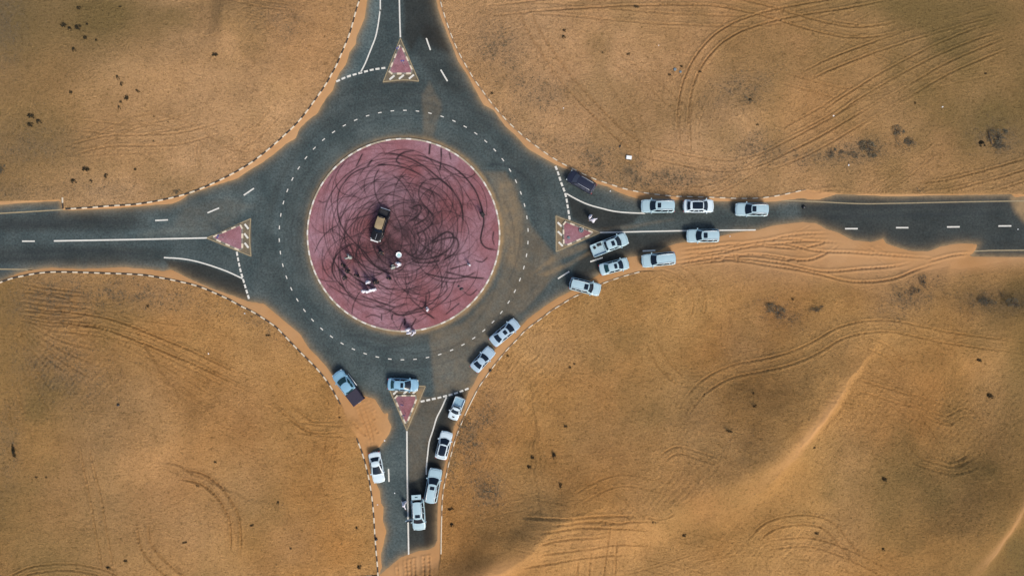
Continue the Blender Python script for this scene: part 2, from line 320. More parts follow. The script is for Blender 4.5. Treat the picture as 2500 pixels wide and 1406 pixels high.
def crest(pts, h, wind, slip, side=1, soft=False):
    """dune: crest line, long windward slope on one side, short slip face on the other"""
    global H
    q = cr(pts, 25); L = arclen(q); d = np.full(PX.shape, 1e9); sg = np.zeros(PX.shape); t = np.zeros(PX.shape)
    mx = max(wind, slip, 240)*2.2; x0, y0 = q.min(0)-mx; x1, y1 = q.max(0)+mx
    iy = np.where((PY[:, 0] > y0) & (PY[:, 0] < y1))[0]; ix = np.where((PX[0] > x0) & (PX[0] < x1))[0]
    if len(iy) == 0 or len(ix) == 0: return
    sl_ = (slice(iy[0], iy[-1]+1), slice(ix[0], ix[-1]+1)); px, py = PX[sl_], PY[sl_]
    px = px+14*fbm(px, py, 60, 5, 2); py = py+14*fbm(px, py, 60, 6, 2)
    d = np.full(px.shape, 1e9); sg = np.zeros(px.shape); t = np.zeros(px.shape)
    for i in range(len(q)-1):
        a, b = q[i], q[i+1]; dd, tt = seg_dist(px, py, a, b)
        m = dd < d; d[m] = dd[m]; t[m] = ((L[i]+tt*(L[i+1]-L[i]))/L[-1])[m]
        c = (b[0]-a[0])*(py-a[1])-(b[1]-a[1])*(px-a[0]); sg[m] = np.sign(c)[m]
    sg *= side
    f = np.clip(np.sin(PI*np.clip(t, 0, 1)), 0, 1)**1.3
    w_ = np.where(sg < 0, np.exp(-(d/wind)**2), 0.28*np.clip(1-d/(slip*(0.6+0.9*vnoise(px, py, 70, 8))), 0, 1)**1.5+0.72*np.exp(-(d/240)**2))
    if soft: w_ = np.where(sg < 0, np.exp(-(d/wind)**2), np.exp(-(d/slip)**2))
    end = (t <= 0.001) | (t >= 0.999)
    H[sl_] += h*f*np.where(end, 0, w_)*away[sl_]
crest([(2180,780),(2110,850),(2060,905),(1990,975),(1930,1040),(1880,1110),(1840,1170),(1760,1240),(1660,1290)], 5.0, 150, 32, -1)
crest([(1520,1200),(1420,1235),(1335,1288),(1300,1322),(1240,1360),(1150,1400),(1050,1450),(950,1490)], 3.6, 85, 36, -1)
crest([(2600,1080),(2510,1150),(2420,1220),(2370,1290),(2310,1400),(2270,1500),(2230,1600)], 4.0, 150, 40, -1)
crest([(2700,650),(2560,740),(2440,800),(2330,850)], 1.0, 80, 60, -1)
crest([(545,-40),(560,20),(562,70),(556,110),(525,150)][::-1], 1.4, 34, 120, 1)
crest([(430,1500),(300,1180),(330,1040),(520,940)], 0.9, 200, 160, 1)
crest([(1900,260),(1780,290),(1640,330)], 0.5, 110, 90, 1)
crest([(2480,760),(2340,800),(2200,790),(2050,760)], 0.7, 100, 100, 1)
crest([(1240,1300),(1350,1300),(1520,1250),(1680,1185),(1830,1095),(1940,1010),(2010,930)], 3.4, 66, 230, -1, True)
crest([(1960,1330),(2080,1290),(2330,1240),(2440,1150),(2560,1050)], 2.6, 80, 200, -1, True)
crest([(140,1120),(250,1095),(350,1085),(480,1040),(560,960)], 1.7, 70, 200, -1, True)
crest([(2180,900),(2350,850),(2470,820),(2620,800)], 0.9, 70, 150, -1, True)
crest([(1700,340),(1810,270),(1950,240)], 0.6, 60, 160, -1, True)
crest([(60,330),(200,180),(420,120),(600,160)], 1.3, 90, 200, -1, True)
# ripples
def blob(x, y, rx, ry, a=0.0):
    c, s = math.cos(R(a)), math.sin(R(a)); dx, dy = PX-x, PY-y
    u = (dx*c+dy*s)/rx; v = (-dx*s+dy*c)/ry; return np.exp(-(u*u+v*v))
rip = blob(1640,1180,190,60,-28)+blob(2030,1020,150,80,-50)+blob(2330,1000,160,110,0)+blob(620,60,60,60)+blob(1900,1330,190,60)+blob(150,900,170,120)+blob(1300,900,90,160,20)+0.35*blob(2250,1300,300,150)
wv = np.sin((GX*0.75-GY*0.65)*2*PI/0.72+7*fbm(GX, GY, 3.5, 11, 3)); H += 0.022*np.clip(rip, 0, 1)*wv*sstep(SD, 0.5, 2)
H += 0.035*sstep(SD, 0.4, 2.5)*fbm(GX, GY, 0.9, 21, 2)*(1-0.7*INS)
# tyre ruts pressed into the sand
RUT = np.zeros(GX.shape); RUTM = np.zeros(GX.shape)
ix0 = np.searchsorted(XS, -84); iy0 = np.searchsorted(YS, -49)
def rut(pts, depth=0.07, wpx=5.0, fade=True):
    q = cr(pts, 9); q = q+np.stack([2.0*fbm(q[:, 0], q[:, 1], 70, 31, 2), 2.0*fbm(q[:, 0], q[:, 1], 70, 33, 2)], 1); L = arclen(q)
    for i in range(len(q)-1):
        a, b = q[i], q[i+1]; m = wpx*2.6
        xw0, xw1 = (min(a[0], b[0])-m-1250)*S, (max(a[0], b[0])+m-1250)*S
        yw0, yw1 = -(max(a[1], b[1])+m-703)*S, -(min(a[1], b[1])-m-703)*S
        i0, i1 = np.searchsorted(XS, [xw0, xw1]); j0, j1 = np.searchsorted(YS, [yw0, yw1])
        if i1 <= i0 or j1 <= j0: continue
        sl_ = (slice(j0, j1), slice(i0, i1)); d, t = seg_dist(PX[sl_], PY[sl_], a, b)
        u = (L[i]+t*(L[i+1]-L[i]))/L[-1]; f = np.clip(np.minimum(u, 1-u)*7, 0, 1) if fade else 1.0
        f = f*(0.8+0.4*vnoise(PX[sl_], PY[sl_], 60, 41))
        z = -np.exp(-(d/(wpx*0.55))**2)+0.75*np.exp(-((d-wpx*1.15)/(wpx*0.45))**2)
        z = z*depth*1.75*f; cur = RUT[sl_]
        RUT[sl_] = np.where(np.abs(z) > np.abs(cur), z, cur)
def pair(pts, depth=0.06, sep=26, wpx=3.5):
    q = cr(pts, 30); t = np.gradient(q, axis=0); n = np.stack([-t[:, 1], t[:, 0]], 1); n /= np.linalg.norm(n, axis=1)[:, None]+1e-9
    for s in (-1, 1): rut(list(q+n*s*sep/2), depth, wpx)
pair([(1262,-10),(1300,75),(1370,180),(1440,260),(1530,345),(1590,378)], 0.075)
pair([(1340,150),(1420,260),(1500,330)], 0.035)
pair([(1150,32),(1400,14),(1650,6),(1800,18),(2000,70),(2100,80),(2200,62),(2320,20),(2400,-20)], 0.085)
pair([(1180,22),(1350,28),(1600,50),(1800,58),(1960,40),(2100,0)], 0.05)
pair([(1668,365),(1664,290),(1680,200),(1720,130),(1790,75),(1900,40),(2060,10),(2200,-20)], 0.09)
pair([(1672,380),(1668,300),(1676,240)], 0.05)
pair([(1540,366),(1640,386),(1750,405),(1830,398),(1920,360),(2050,290),(2150,232)], 0.06)
pair([(2520,0),(2300,62),(2150,110),(2000,170),(1940,205)], 0.085)
pair([(2520,40),(2350,95),(2200,165),(2060,250),(1990,300)], 0.075)
pair([(2520,85),(2350,150),(2230,215),(2110,285),(1960,370),(1850,410)], 0.07)
pair([(2520,-15),(2350,10),(2150,75),(2000,62)], 0.06)
pair([(2040,80),(2130,120),(2240,170),(2330,215)], 0.045)
pair([(1900,330),(2000,280),(2100,210)], 0.04)
pair([(2520,395),(2400,430),(2300,455),(2230,460)], 0.08)
pair([(2520,420),(2430,450),(2360,462)], 0.08)
pair([(1200,230),(1300,330),(1370,380)], 0.035)
pair([(1400,300),(1480,380),(1600,440),(1760,450)], 0.035)
pair([(1650,470),(1720,465),(1790,440),(1850,400),(1900,380)], 0.04)
rut([(1990,468),(2040,462),(2080,468)], 0.06)
for k in range(46):      # many faint overlapping older tracks
    zx, zy, za = [(2150, 150, -22), (1550, 200, 55), (2300, 430, -8), (1450, 1300, -4), (250, 850, 12), (2200, 950, 30), (1900, 1330, 15), (600, 1100, 60), (450, 330, -8)][k % 9]
    a_ = R(za+rng.normal()*16); cx_ = zx+rng.normal()*130; cy_ = zy+rng.normal()*70; l_ = 70+rng.random()*170; b_ = rng.normal()*28
    pair([(cx_-l_*math.cos(a_), cy_-l_*math.sin(a_)), (cx_-b_*math.sin(a_), cy_+b_*math.cos(a_)), (cx_+l_*math.cos(a_), cy_+l_*math.sin(a_))], 0.024+0.02*rng.random(), 26, 3.0)
# the drift by the eastern road, cut up by many wheels
for q_ in ([(1650,612),(1740,602),(1850,590),(1950,572),(2045,568)], [(1655,622),(1760,612),(1860,600),(1960,590),(2040,586)],
           [(1640,636),(1760,618),(1880,594),(1990,612),(2100,618),(2250,628),(2300,636)], [(1660,640),(1760,626),(1860,622),(1960,636),(2020,616),(2055,592)],
           [(1660,632),(1800,600),(1900,585),(1980,588),(2060,592)], [(1700,640),(1800,632),(1900,642),(2000,662),(2110,656),(2180,650),(2230,638)],
           [(1650,650),(1780,636),(1900,652),(1990,668),(2080,688),(2170,682),(2240,656),(2300,640)], [(1640,645),(1760,630),(1850,626),(1920,636),(1970,640)],
           [(2120,604),(2145,620)], [(1960,606),(1990,598),(2020,590)], [(1720,604),(1800,594),(1880,602),(1960,610)], [(2260,640),(2330,622),(2400,620)]):
    rut(q_, 0.075, 4.2)
pair([(1640,655),(1680,680),(1705,730),(1700,780)], 0.055, 30)
pair([(1600,665),(1650,680),(1690,720)], 0.04, 20)
pair([(1640,1025),(1690,955),(1770,905),(1880,880),(1960,850),(2050,805),(2160,795),(2300,822),(2520,852)], 0.062, 27)
pair([(1585,825),(1610,880),(1662,932)], 0.06)
pair([(1650,925),(1720,928),(1800,962)], 0.03)
pair([(2060,930),(2110,945),(2190,968),(2230,975)], 0.06)
pair([(2090,830),(2150,855),(2190,900)], 0.05)
pair([(2240,1000),(2290,1020),(2340,1000),(2380,1040)], 0.05, 20)
pair([(2170,1060),(2200,1105),(2280,1130),(2345,1110)], 0.055, 18)
pair([(2240,1105),(2290,1118),(2330,1100)], 0.05, 12)
pair([(1600,1110),(1640,1085),(1690,1095),(1740,1110)], 0.05, 16)
for q_ in ([(1260,1252),(1380,1244),(1560,1240)], [(1300,1280),(1400,1268),(1500,1272),(1620,1290)], [(1300,1308),(1370,1296),(1480,1290)], [(1290,1336),(1380,1326),(1500,1318),(1600,1330)],
           [(1255,1366),(1340,1356),(1430,1346),(1540,1347)], [(1440,1262),(1560,1255),(1640,1262)], [(1560,1240),(1600,1250),(1640,1235)], [(1482,1240),(1478,1320),(1470,1410)], [(1436,1330),(1434,1410)], [(1408,1350),(1402,1410)],
           [(1500,1300),(1500,1406)], [(1330,1260),(1450,1254),(1540,1264)]): rut(q_, 0.07, 4.5)
pair([(1820,1330),(1860,1275),(1930,1255),(2000,1265),(2050,1320),(2100,1370)], 0.07, 24)
pair([(1850,1320),(1960,1310),(2060,1340),(2180,1400)], 0.06, 22)
for q_ in ([(968,1366),(972,1410)], [(990,1362),(993,1410)], [(1012,1356),(1014,1410)], [(1034,1350),(1037,1410)], [(1046,1348),(1050,1410)], [(1001,1358),(1003,1410)]): rut(q_, 0.08, 4)
# drift at the southern splitter
for q_ in ([(866,982),(884,1020),(898,1060),(907,1100)], [(876,978),(894,1015),(905,1050),(912,1090)], [(856,1024),(880,1050),(898,1068)], [(900,1020),(915,1045),(926,1062)], [(886,976),(905,1010),(918,1032)], [(896,972),(914,1004),(922,1020)], [(872,1000),(890,1040),(902,1070)]):
    rut(q_, 0.055, 4.5)
pair([(40,765),(200,778),(300,800),(400,842),(500,885),(620,945),(700,995),(760,1040),(860,1036)], 0.11, 27)
pair([(40,790),(180,798),(330,822),(430,868),(560,935),(680,1005)], 0.05, 24)
for k in range(16):
    a = -10+k*7.5; r0, r1 = 20+rng.random()*40, 150+rng.random()*150
    rut([(20+r0*math.cos(R(a)), 770+r0*math.sin(R(a))), (20+0.6*r1*math.cos(R(a+4)), 770+0.6*r1*math.sin(R(a+4))), (20+r1*math.cos(R(a)), 770+r1*math.sin(R(a)))], 0.055, 4.5)
for k in range(9):
    y = 690+k*11; rut([(40+rng.random()*20, y), (120, y+6+rng.random()*8), (190+rng.random()*60, y+14+rng.random()*10)], 0.06, 4)
pair([(180,720),(230,745),(300,750),(320,742)], 0.04, 20)
pair([(222,1060),(238,1180),(262,1320),(275,1410)], 0.075, 27)
pair([(440,1152),(500,1166),(548,1206),(578,1262),(582,1320),(576,1350)], 0.12, 24)
pair([(356,1260),(362,1320),(400,1370),(470,1430)], 0.095, 26)
pair([(10,1425),(80,1388),(190,1380),(280,1400),(330,1430)], 0.075, 16)
pair([(720,1040),(790,1050),(850,1052)], 0.05, 26)
pair([(820,1170),(826,1260),(822,1340)], 0.025, 26)
pair([(490,350),(486,380),(500,410)], 0.045, 10)
pair([(150,375),(260,350),(330,345),(440,340),(560,310)], 0.05, 26)
pair([(140,355),(200,372),(320,366),(420,360)], 0.03, 20)
pair([(560,0),(640,16),(720,26)], 0.05, 16)
pair([(610,290),(616,330),(618,370)], 0.025, 14)
for k in range(7): rut([(590+12*k, 40+9*k), (640+8*k, 50+8*k), (690, 40+12*k)], 0.03, 3.5)
H += RUT*sstep(SD, -0.1, 0.7)
# blend to bare asphalt and keep the kerbs showing
edge = 0.09*(1-np.exp(-np.clip(SD, 0, None)/0.8))+0.012*fbm(GX, GY, 1.2, 51, 3)
Hs = edge+H*sstep(SD, 0.0, 0.9)
Hs = np.where(SD > 0.45, np.maximum(Hs, 0.03), Hs)
lim = 0.105+np.clip(KD-0.35, 0, None)*0.6
Hs = np.where(KD < 4, np.minimum(Hs, lim), Hs)
Hs = np.where(SD < 0, np.clip(SD*0.35+0.014*fbm(GX, GY, 0.8, 52, 3), -0.25, 0.03), Hs)
def hz(x, y):
    i = np.clip(np.searchsorted(XS, x)-1, 0, len(XS)-2); j = np.clip(np.searchsorted(YS, y)-1, 0, len(YS)-2)
    u = (x-XS[i])/(XS[i+1]-XS[i]); v = (y-YS[j])/(YS[j+1]-YS[j])
    return float((Hs[j, i]*(1-u)+Hs[j, i+1]*u)*(1-v)+(Hs[j+1, i]*(1-u)+Hs[j+1, i+1]*u)*v)
def hzp(px, py): return hz(*P(px, py))
def top(px, py): return max(0.0, hzp(px, py))
drift = np.clip(INS+0.9*blob(2030,640,330,52,2)+0.8*blob(895,1010,48,60)+0.7*blob(1200,1380,90,24,-30)+0.8*blob(1950,1020,130,16,-47)+0.8*blob(2390,1270,110,14,-55), 0, 1)
scrub = np.clip(0.9*blob(1215,115,65,60)+0.9*blob(1310,225,70,45,20)+0.8*blob(1800,225,90,40,-15)+0.9*blob(1450,385,150,35,18)+0.8*blob(1250,345,70,40,45)+0.9*blob(1620,435,170,28)+0.7*blob(1830,350,60,50)
 +0.9*blob(1150,1070,50,110,25)+0.8*blob(1190,1200,45,50)+0.8*blob(130,740,120,50)+0.7*blob(340,715,190,40,8)+0.7*blob(160,900,130,70,20)+0.5*blob(640,780,80,40,30)+0.8*blob(20,60,60,120)+0.6*blob(700,60,70,50)
 +0.7*blob(1970,385,120,30)+0.8*blob(2110,365,70,30)+0.7*blob(2430,340,70,45)+0.8*blob(2210,720,90,40,-30)+0.8*blob(2420,735,90,30)+0.6*blob(1895,765,70,35,20)+0.6*blob(80,360,130,50)+0.5*blob(25,1080,30,120)+0.5*blob(260,465,120,20)+0.5*blob(30,470,80,30), 0, 1)
scrub *= np.clip(0.35+1.3*vnoise(PX, PY, 26, 61)*vnoise(PX, PY, 9, 62)*1.6, 0, 1)
olive_vignette = np.clip(0.85*blob(-60,200,330,380)+0.75*blob(-60,1250,330,400)+0.9*blob(2560,180,400,260)+0.6*blob(2560,800,190,180)+0.85*blob(2560,1350,330,260)+0.5*blob(250,40,240,90)+0.35*blob(2100,1180,260,110)+0.7*blob(-20,800,110,150)+0.4*blob(2200,0,300,60), 0, 0.8)  # blobs paint lens falloff and dune shade into the sand colour
olive_vignette *= 0.55+0.9*vnoise(PX, PY, 150, 71); olive_vignette = np.clip(olive_vignette+0.30*sstep(vnoise(PX, PY, 170, 72)*.6+vnoise(PX, PY, 60, 73)*.4, .5, .8), 0, .9)  # noise adds random olive sand patches
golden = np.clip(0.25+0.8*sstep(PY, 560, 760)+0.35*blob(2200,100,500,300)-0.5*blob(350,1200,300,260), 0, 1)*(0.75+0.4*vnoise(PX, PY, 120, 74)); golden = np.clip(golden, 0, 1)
nx, ny = len(XS), len(YS)
me = bpy.data.meshes.new('ground')
me.vertices.add(nx*ny)
me.vertices.foreach_set('co', np.stack([GX, GY, Hs], -1).astype(np.float32).ravel())
idx = np.arange(nx*ny).reshape(ny, nx)
quads = np.stack([idx[:-1, :-1], idx[:-1, 1:], idx[1:, 1:], idx[1:, :-1]], -1).reshape(-1, 4)
def fill(me, quads):
    me.loops.add(quads.size); me.polygons.add(len(quads))
    me.loops.foreach_set('vertex_index', quads.astype(np.int32).ravel())
    me.polygons.foreach_set('loop_start', np.arange(0, quads.size, 4, dtype=np.int32))
    me.polygons.foreach_set('use_smooth', np.ones(len(quads), bool)); me.update(calc_edges=True)
def vattr(me, name, a):
    t = me.attributes.new(name, 'FLOAT', 'POINT'); t.data.foreach_set('value', a.astype(np.float32).ravel())
fill(me, quads)
vattr(me, 'drift', drift); vattr(me, 'scrub', scrub); vattr(me, 'olive_vignette', olive_vignette); vattr(me, 'golden', golden)
me.materials.append(M['sand'])
ground = link('ground', me); tag(ground, 'tan desert sand with low dunes and tyre ruts around the roads', None, None, 'structure')

# ------------------------------------------------------------------ road
st = 0.22
rx = np.arange(-135, 135, st); ry = np.arange(-60, 86, st)
RX, RY = np.meshgrid(rx, ry); QX = RX/S+1250; QY = 703-RY/S
sdc = poly_sd(QX[::3, ::3], QY[::3, ::3], EXPOSED)*S
a_, b_ = np.arange(RX.shape[0])/3, np.arange(RX.shape[1])/3
ja, jb = np.minimum(a_.astype(int), sdc.shape[0]-2), np.minimum(b_.astype(int), sdc.shape[1]-2); fa, fb = (a_-ja)[:, None], (b_-jb)[None]
sdr = (sdc[ja][:, jb]*(1-fb)+sdc[ja][:, jb+1]*fb)*(1-fa)+(sdc[ja+1][:, jb]*(1-fb)+sdc[ja+1][:, jb+1]*fb)*fa
tone = np.ones(RX.shape); dust = np.zeros(RX.shape); rub = np.zeros(RX.shape)
def zone(arr, poly, val, soft=4.0, mode='mul'):
    q = np.array(poly, float); m = soft*3; x0, y0 = q.min(0)-m; x1, y1 = q.max(0)+m
    jx = np.where((QX[0] > x0) & (QX[0] < x1))[0]; jy = np.where((QY[:, 0] > y0) & (QY[:, 0] < y1))[0]
    if len(jx) == 0 or len(jy) == 0: return
    s_ = (slice(jy[0], jy[-1]+1), slice(jx[0], jx[-1]+1))
    d = poly_sd(QX[s_]+soft*1.2*fbm(QX[s_], QY[s_], soft*6+8, 80, 3), QY[s_], poly); f = 1-sstep(d, -soft, soft)
    if mode == 'mul': arr[s_] *= 1+(val-1)*f
    else: arr[s_] = np.clip(arr[s_]+val*f, 0, 1)
# patches of newer and older surfacing
zone(tone, [(978,-700),(1062,-700),(1062,0),(1078,70),(1100,130),(1065,120),(1030,90),(1008,130),(984,92)], 0.36, 9)
zone(tone, [(1008,130),(1030,60),(1078,70),(1105,150),(1150,220),(1110,230),(1060,190)], 0.62, 12)
zone(tone, [(895,-700),(929,-700),(929,0),(925,48),(917,91),(900,135),(880,178),(820,202),(850,120)], 1.45, 2)
zone(tone, [(931,-700),(974,-700),(975,95),(948,165),(885,176),(905,130),(920,90),(929,40)], 0.85, 2)
zone(tone, [(0,520),(380,508),(560,470),(620,440),(600,500),(400,560),(0,575)], 0.85, 14)
zone(tone, [(402,634),(440,636),(512,650),(592,682),(609,735),(560,722),(480,690),(420,662)], 0.32, 5)
zone(tone, [(-850,600),(0,600),(300,600),(420,612),(390,640),(200,648),(0,645),(-850,650)], 0.6, 9)
zone(tone, [(-850,530),(0,530),(200,522),(360,530),(360,560),(0,565),(-850,570)], 0.66, 10)
zone(tone, [(1386,478),(1435,502),(1533,521),(1562,524),(1545,545),(1480,562),(1440,556),(1398,532)], 0.34, 5)
zone(tone, [(1460,572),(1700,568),(1660,594),(1560,622),(1520,640),(1450,668),(1400,690),(1400,650)], 0.36, 6)
zone(tone, [(1400,470),(1440,470),(1520,490),(1900,500),(1900,550),(1800,556),(1560,540),(1530,515),(1435,497)], 0.88, 8)
zone(tone, [(1950,480),(3300,470),(3300,640),(2000,640),(1960,545)], 0.48, 12)
zone(tone, [(1043,1080),(1092,972),(1155,945),(1110,1080),(1085,1200),(1068,1330),(1040,1345),(1030,1300),(1042,1160)], 0.22, 6)
zone(tone, [(998,1180),(1042,1160),(1070,1200),(1070,1330),(1050,1342),(999,1350)], 0.32, 5)
zone(tone, [(908,1100),(990,1020),(992,1360),(925,1410),(930,1200)], 1.18, 2)
zone(tone, [(997,1040),(1022,985),(1088,972),(1044,1090),(1040,1160),(998,1180)], 0.78, 3)
zone(tone, [(760,230),(900,190),(1100,200),(1230,310),(1180,330),(985,262),(790,330)], 0.78, 12)
zone(tone, [(1200,330),(1350,420),(1390,560),(1330,560),(1290,450),(1230,380)], 0.80, 10)
zone(tone, [(640,640),(690,650),(760,800),(850,900),(830,920),(700,790)], 0.88, 12)
zone(tone, [(1290,640),(1400,680),(1300,760),(1230,780),(1230,720)], 0.80, 10)
zone(tone, [(1560,488),(1900,490),(1900,556),(1700,562),(1560,556)], 0.9, 8)
# wind-blown dust on the surface
zone(dust, [(1047,815),(1130,790),(1215,700),(1240,600),(1225,500),(1190,420),(1235,420),(1300,560),(1380,650),(1300,740),(1230,800),(1160,910),(1150,945),(1060,975)], 0.26, 7, 'add')
zone(dust, [(1000,965),(1088,972),(1044,1090),(1040,1160),(998,1180),(996,1050)], 0.20, 3, 'add')
zone(dust, [(1220,440),(1262,440),(1275,560),(1262,660),(1228,640),(1222,520)], 0.22, 9, 'add')
zone(dust, [(1357,526),(1450,560),(1500,555),(1640,536),(1600,545),(1500,566),(1450,566),(1358,618)], 0.22, 6, 'add')
zone(dust, [(1370,610),(1440,590),(1440,604),(1350,640),(1300,668),(1330,640)], 0.30, 5, 'add')
zone(dust, [(1310,670),(1380,644),(1440,612),(1445,618),(1390,650),(1330,676)], 0.25, 4, 'add')
zone(dust, [(936,202),(978,96),(1022,200)], 0.40, 2, 'add')
zone(dust, [(506,582),(612,534),(613,626)], 0.42, 2, 'add')
zone(dust, [(1357,527),(1466,568),(1358,615)], 0.42, 2, 'add')
zone(dust, [(948,946),(1039,942),(993,1052)], 0.42, 2, 'add')
zone(dust, [(1000,960),(1034,948),(1022,1000),(1000,1040)], 0.35, 6, 'add')
zone(dust, [(1030,230),(1050,200),(1080,260),(1060,340),(1036,340)], 0.20, 7, 'add')
zone(dust, [(2470,485),(3300,485),(3300,540),(2505,545),(2480,520)], 0.85, 10, 'add')
zone(dust, [(450,505),(560,480),(620,500),(560,550),(480,578),(340,575),(420,548)], 0.10, 12, 'add')
zone(tone, [(340,520),(560,470),(640,470),(600,520),(500,578),(300,580)], 1.3, 12)
zone(tone, [(1565,-700),(1564,-700),(1564,-699)], 1, 1)
rr = np.hypot(QX-CX, QY-CY); ang = np.arctan2(QY-CY, QX-CX)
dust = np.clip(dust+0.75*np.exp(-((rr-RI-5)/7.0)**2)*(0.75+0.35*np.cos(ang-0.2))+0.10*np.exp(-((rr-RI)/28)**2), 0, 1)
dust = np.clip(dust+0.75*np.exp(-np.clip(-sdr, 0, None)/0.42)+0.035, 0, 1)
tone *= 1+0.30*(fbm(rr, 40*ang/PI, 16, 82, 3))*(rr < 420)                       # wheel-polished bands round the ring
tone *= 1+0.20*fbm(QX*0.12, QY, 14, 84, 2)*((np.abs(QX-CX) > 420) & (np.abs(QY-575) < 120))+0.16*fbm(QX, QY, 90, 86, 3)
# skid streaks on the asphalt, thin and broken
def stroke(arr, X, Y, pts, wd, a, step=5, cx=None):
    q = cr(pts, step); L = arclen(q)
    x_ax, y_ax = X[0], Y[:, 0]; desc = y_ax[0] > y_ax[-1]
    for i in range(len(q)-1):
        p, r = q[i], q[i+1]; m = wd*2.2+1
        i0, i1 = np.searchsorted(x_ax, [min(p[0], r[0])-m, max(p[0], r[0])+m])
        ya = y_ax[::-1] if desc else y_ax
        j0, j1 = np.searchsorted(ya, [min(p[1], r[1])-m, max(p[1], r[1])+m])
        if desc: j0, j1 = len(y_ax)-j1, len(y_ax)-j0
        if i1 <= i0 or j1 <= j0: continue
        s_ = (slice(j0, j1), slice(i0, i1)); d, t = seg_dist(X[s_], Y[s_], p, r)
        u = (L[i]+t*(L[i+1]-L[i]))/L[-1]; f = np.clip(np.minimum(u, 1-u)*10+0.15, 0, 1)
        arr[s_] = np.maximum(arr[s_], a*f*np.exp(-(d/wd)**2))
for k in range(46):
    r = 245+rng.random()*115; a0 = rng.random()*2*PI; da = 0.15+rng.random()*0.5; dr = rng.normal()*14
    pts = [(CX+(r+dr*t)*math.cos(a0+da*t), CY+(r+dr*t)*math.sin(a0+da*t)) for t in (0, .33, .66, 1)]
    tmp = np.zeros(RX.shape) if False else rub; stroke(tmp, QX, QY, pts, 2.2, 0.15+0.25*rng.random(), 12)
stroke(rub, QX, QY, [(1190,402),(1225,402),(1260,415),(1290,440)], 3, 0.6)
for pts in ([(0,545),(200,541),(330,545)], [(0,552),(180,550)], [(0,618),(200,612),(360,620)], [(0,632),(180,628)], [(1950,510),(2200,505),(2480,500)], [(2000,530),(2250,525),(2450,520)], [(860,830),(930,850),(1000,840)], [(870,815),(950,830),(1010,812)]):
    stroke(rub, QX, QY, pts, 4.5, 0.35, 12)
mask = sdr < 1.7
ii = np.arange(RX.size).reshape(RX.shape); cm = mask[:-1, :-1] & mask[1:, 1:]
qd = np.stack([ii[:-1, :-1], ii[:-1, 1:], ii[1:, 1:], ii[1:, :-1]], -1)[cm]
used, inv = np.unique(qd, return_inverse=True); qd = inv.reshape(-1, 4)
me = bpy.data.meshes.new('road'); me.vertices.add(len(used))
me.vertices.foreach_set('co', np.stack([RX, RY, RX*0], -1).reshape(-1, 3)[used].astype(np.float32).ravel()); fill(me, qd)
for nme, a in (('tone', tone), ('dust', dust), ('rubber', rub)): vattr(me, nme, a.ravel()[used])
me.materials.append(M['asphalt'])
road = link('road', me); tag(road, 'grey asphalt roundabout with four approach roads', None, None, 'structure')

# ---- painted markings, each a child of the road
def ribbon(name, pts, wpx, mat, z=0.004, parent=road, step=8, closed=False):
    q = cr(pts, step) if len(pts) > 2 else np.array(pts, float)
    t = np.gradient(q, axis=0); n = np.stack([-t[:, 1], t[:, 0]], 1); n /= np.linalg.norm(n, axis=1)[:, None]+1e-9
    a = q+n*wpx/2; b = q-n*wpx/2; vs = []; fs = []
    for i in range(len(q)): vs += [(*P(*a[i]), z), (*P(*b[i]), z)]
    for i in range(len(q)-1): fs.append((2*i, 2*i+1, 2*i+3, 2*i+2))
    return mesh_obj(name, vs, fs, mat, parent)
def dashes(name, pts, period, ln, wpx, mat, first=0.0, n=None):
    q = cr(pts, 3); L = arclen(q); s = first; k = 0
    while s+ln <= L[-1]+0.5 and (n is None or k < n):
        ribbon(name, [at_len(q, L, s), at_len(q, L, s+ln)], wpx*(0.92+0.16*random.random()), mat); s += period; k += 1
for k in range(62):
    a = R(90)+2*PI*(k+0.1)/62; da = 4.3/RD
    ribbon('lane_dash', [(CX+RD*math.cos(a-da), CY+RD*math.sin(a-da)), (CX+RD*math.cos(a+da), CY+RD*math.sin(a+da))], 2.3, M['white_line'])
WL = M['white_line']
dashes('give_way_dash', [(821,200),(845,189),(871,181),(897,174),(911,170.5),(946,165.5)], 14.4, 9.8, 4.8, WL)
dashes('give_way_dash', [(578,615),(586,656),(595,687),(609,733)], 13.6, 9.6, 4.6, WL)
dashes('give_way_dash', [(1027,980),(1055,974),(1090,966),(1120,957),(1153,944)], 14.0, 9.6, 4.6, WL)
dashes('give_way_dash', [(1356,406),(1362,421),(1370,446),(1380.5,474.5),(1386,505),(1391,537)], 14.0, 9.8, 4.8, WL)
ribbon('edge_line', [(927,-300),(928.5,0),(928,24),(925,48),(922,68),(917,91),(909.5,111),(900,135),(891,157),(880,178)], 3.2, WL)
ribbon('centre_line', [(970,-300),(975,0),(977.5,92)], 3.4, WL)
ribbon('centre_line', [(131.5,588.4),(320,585),(506,581)], 3.6, WL)
ribbon('edge_line', [(400,629),(435.4,631),(469.6,636),(512,647.6),(555,663),(592,680)], 3.2, WL)
ribbon('centre_line', [(1465,568),(1672,563.5),(1845,561.6)], 3.2, WL)
ribbon('edge_line', [(1383,473),(1408,487),(1435.6,499.5),(1467.5,508.6),(1499,516),(1533.5,519.5),(1575,521)], 3.2, WL)
ribbon('centre_line', [(993.4,1052),(994,1140),(995,1207.6),(996.5,1281),(997.8,1360)], 3.6, WL)
ribbon('edge_line', [(1090,969),(1078,996),(1066,1020),(1057,1050),(1048,1078),(1044,1110),(1041,1140),(1041,1158)], 3.2, WL)
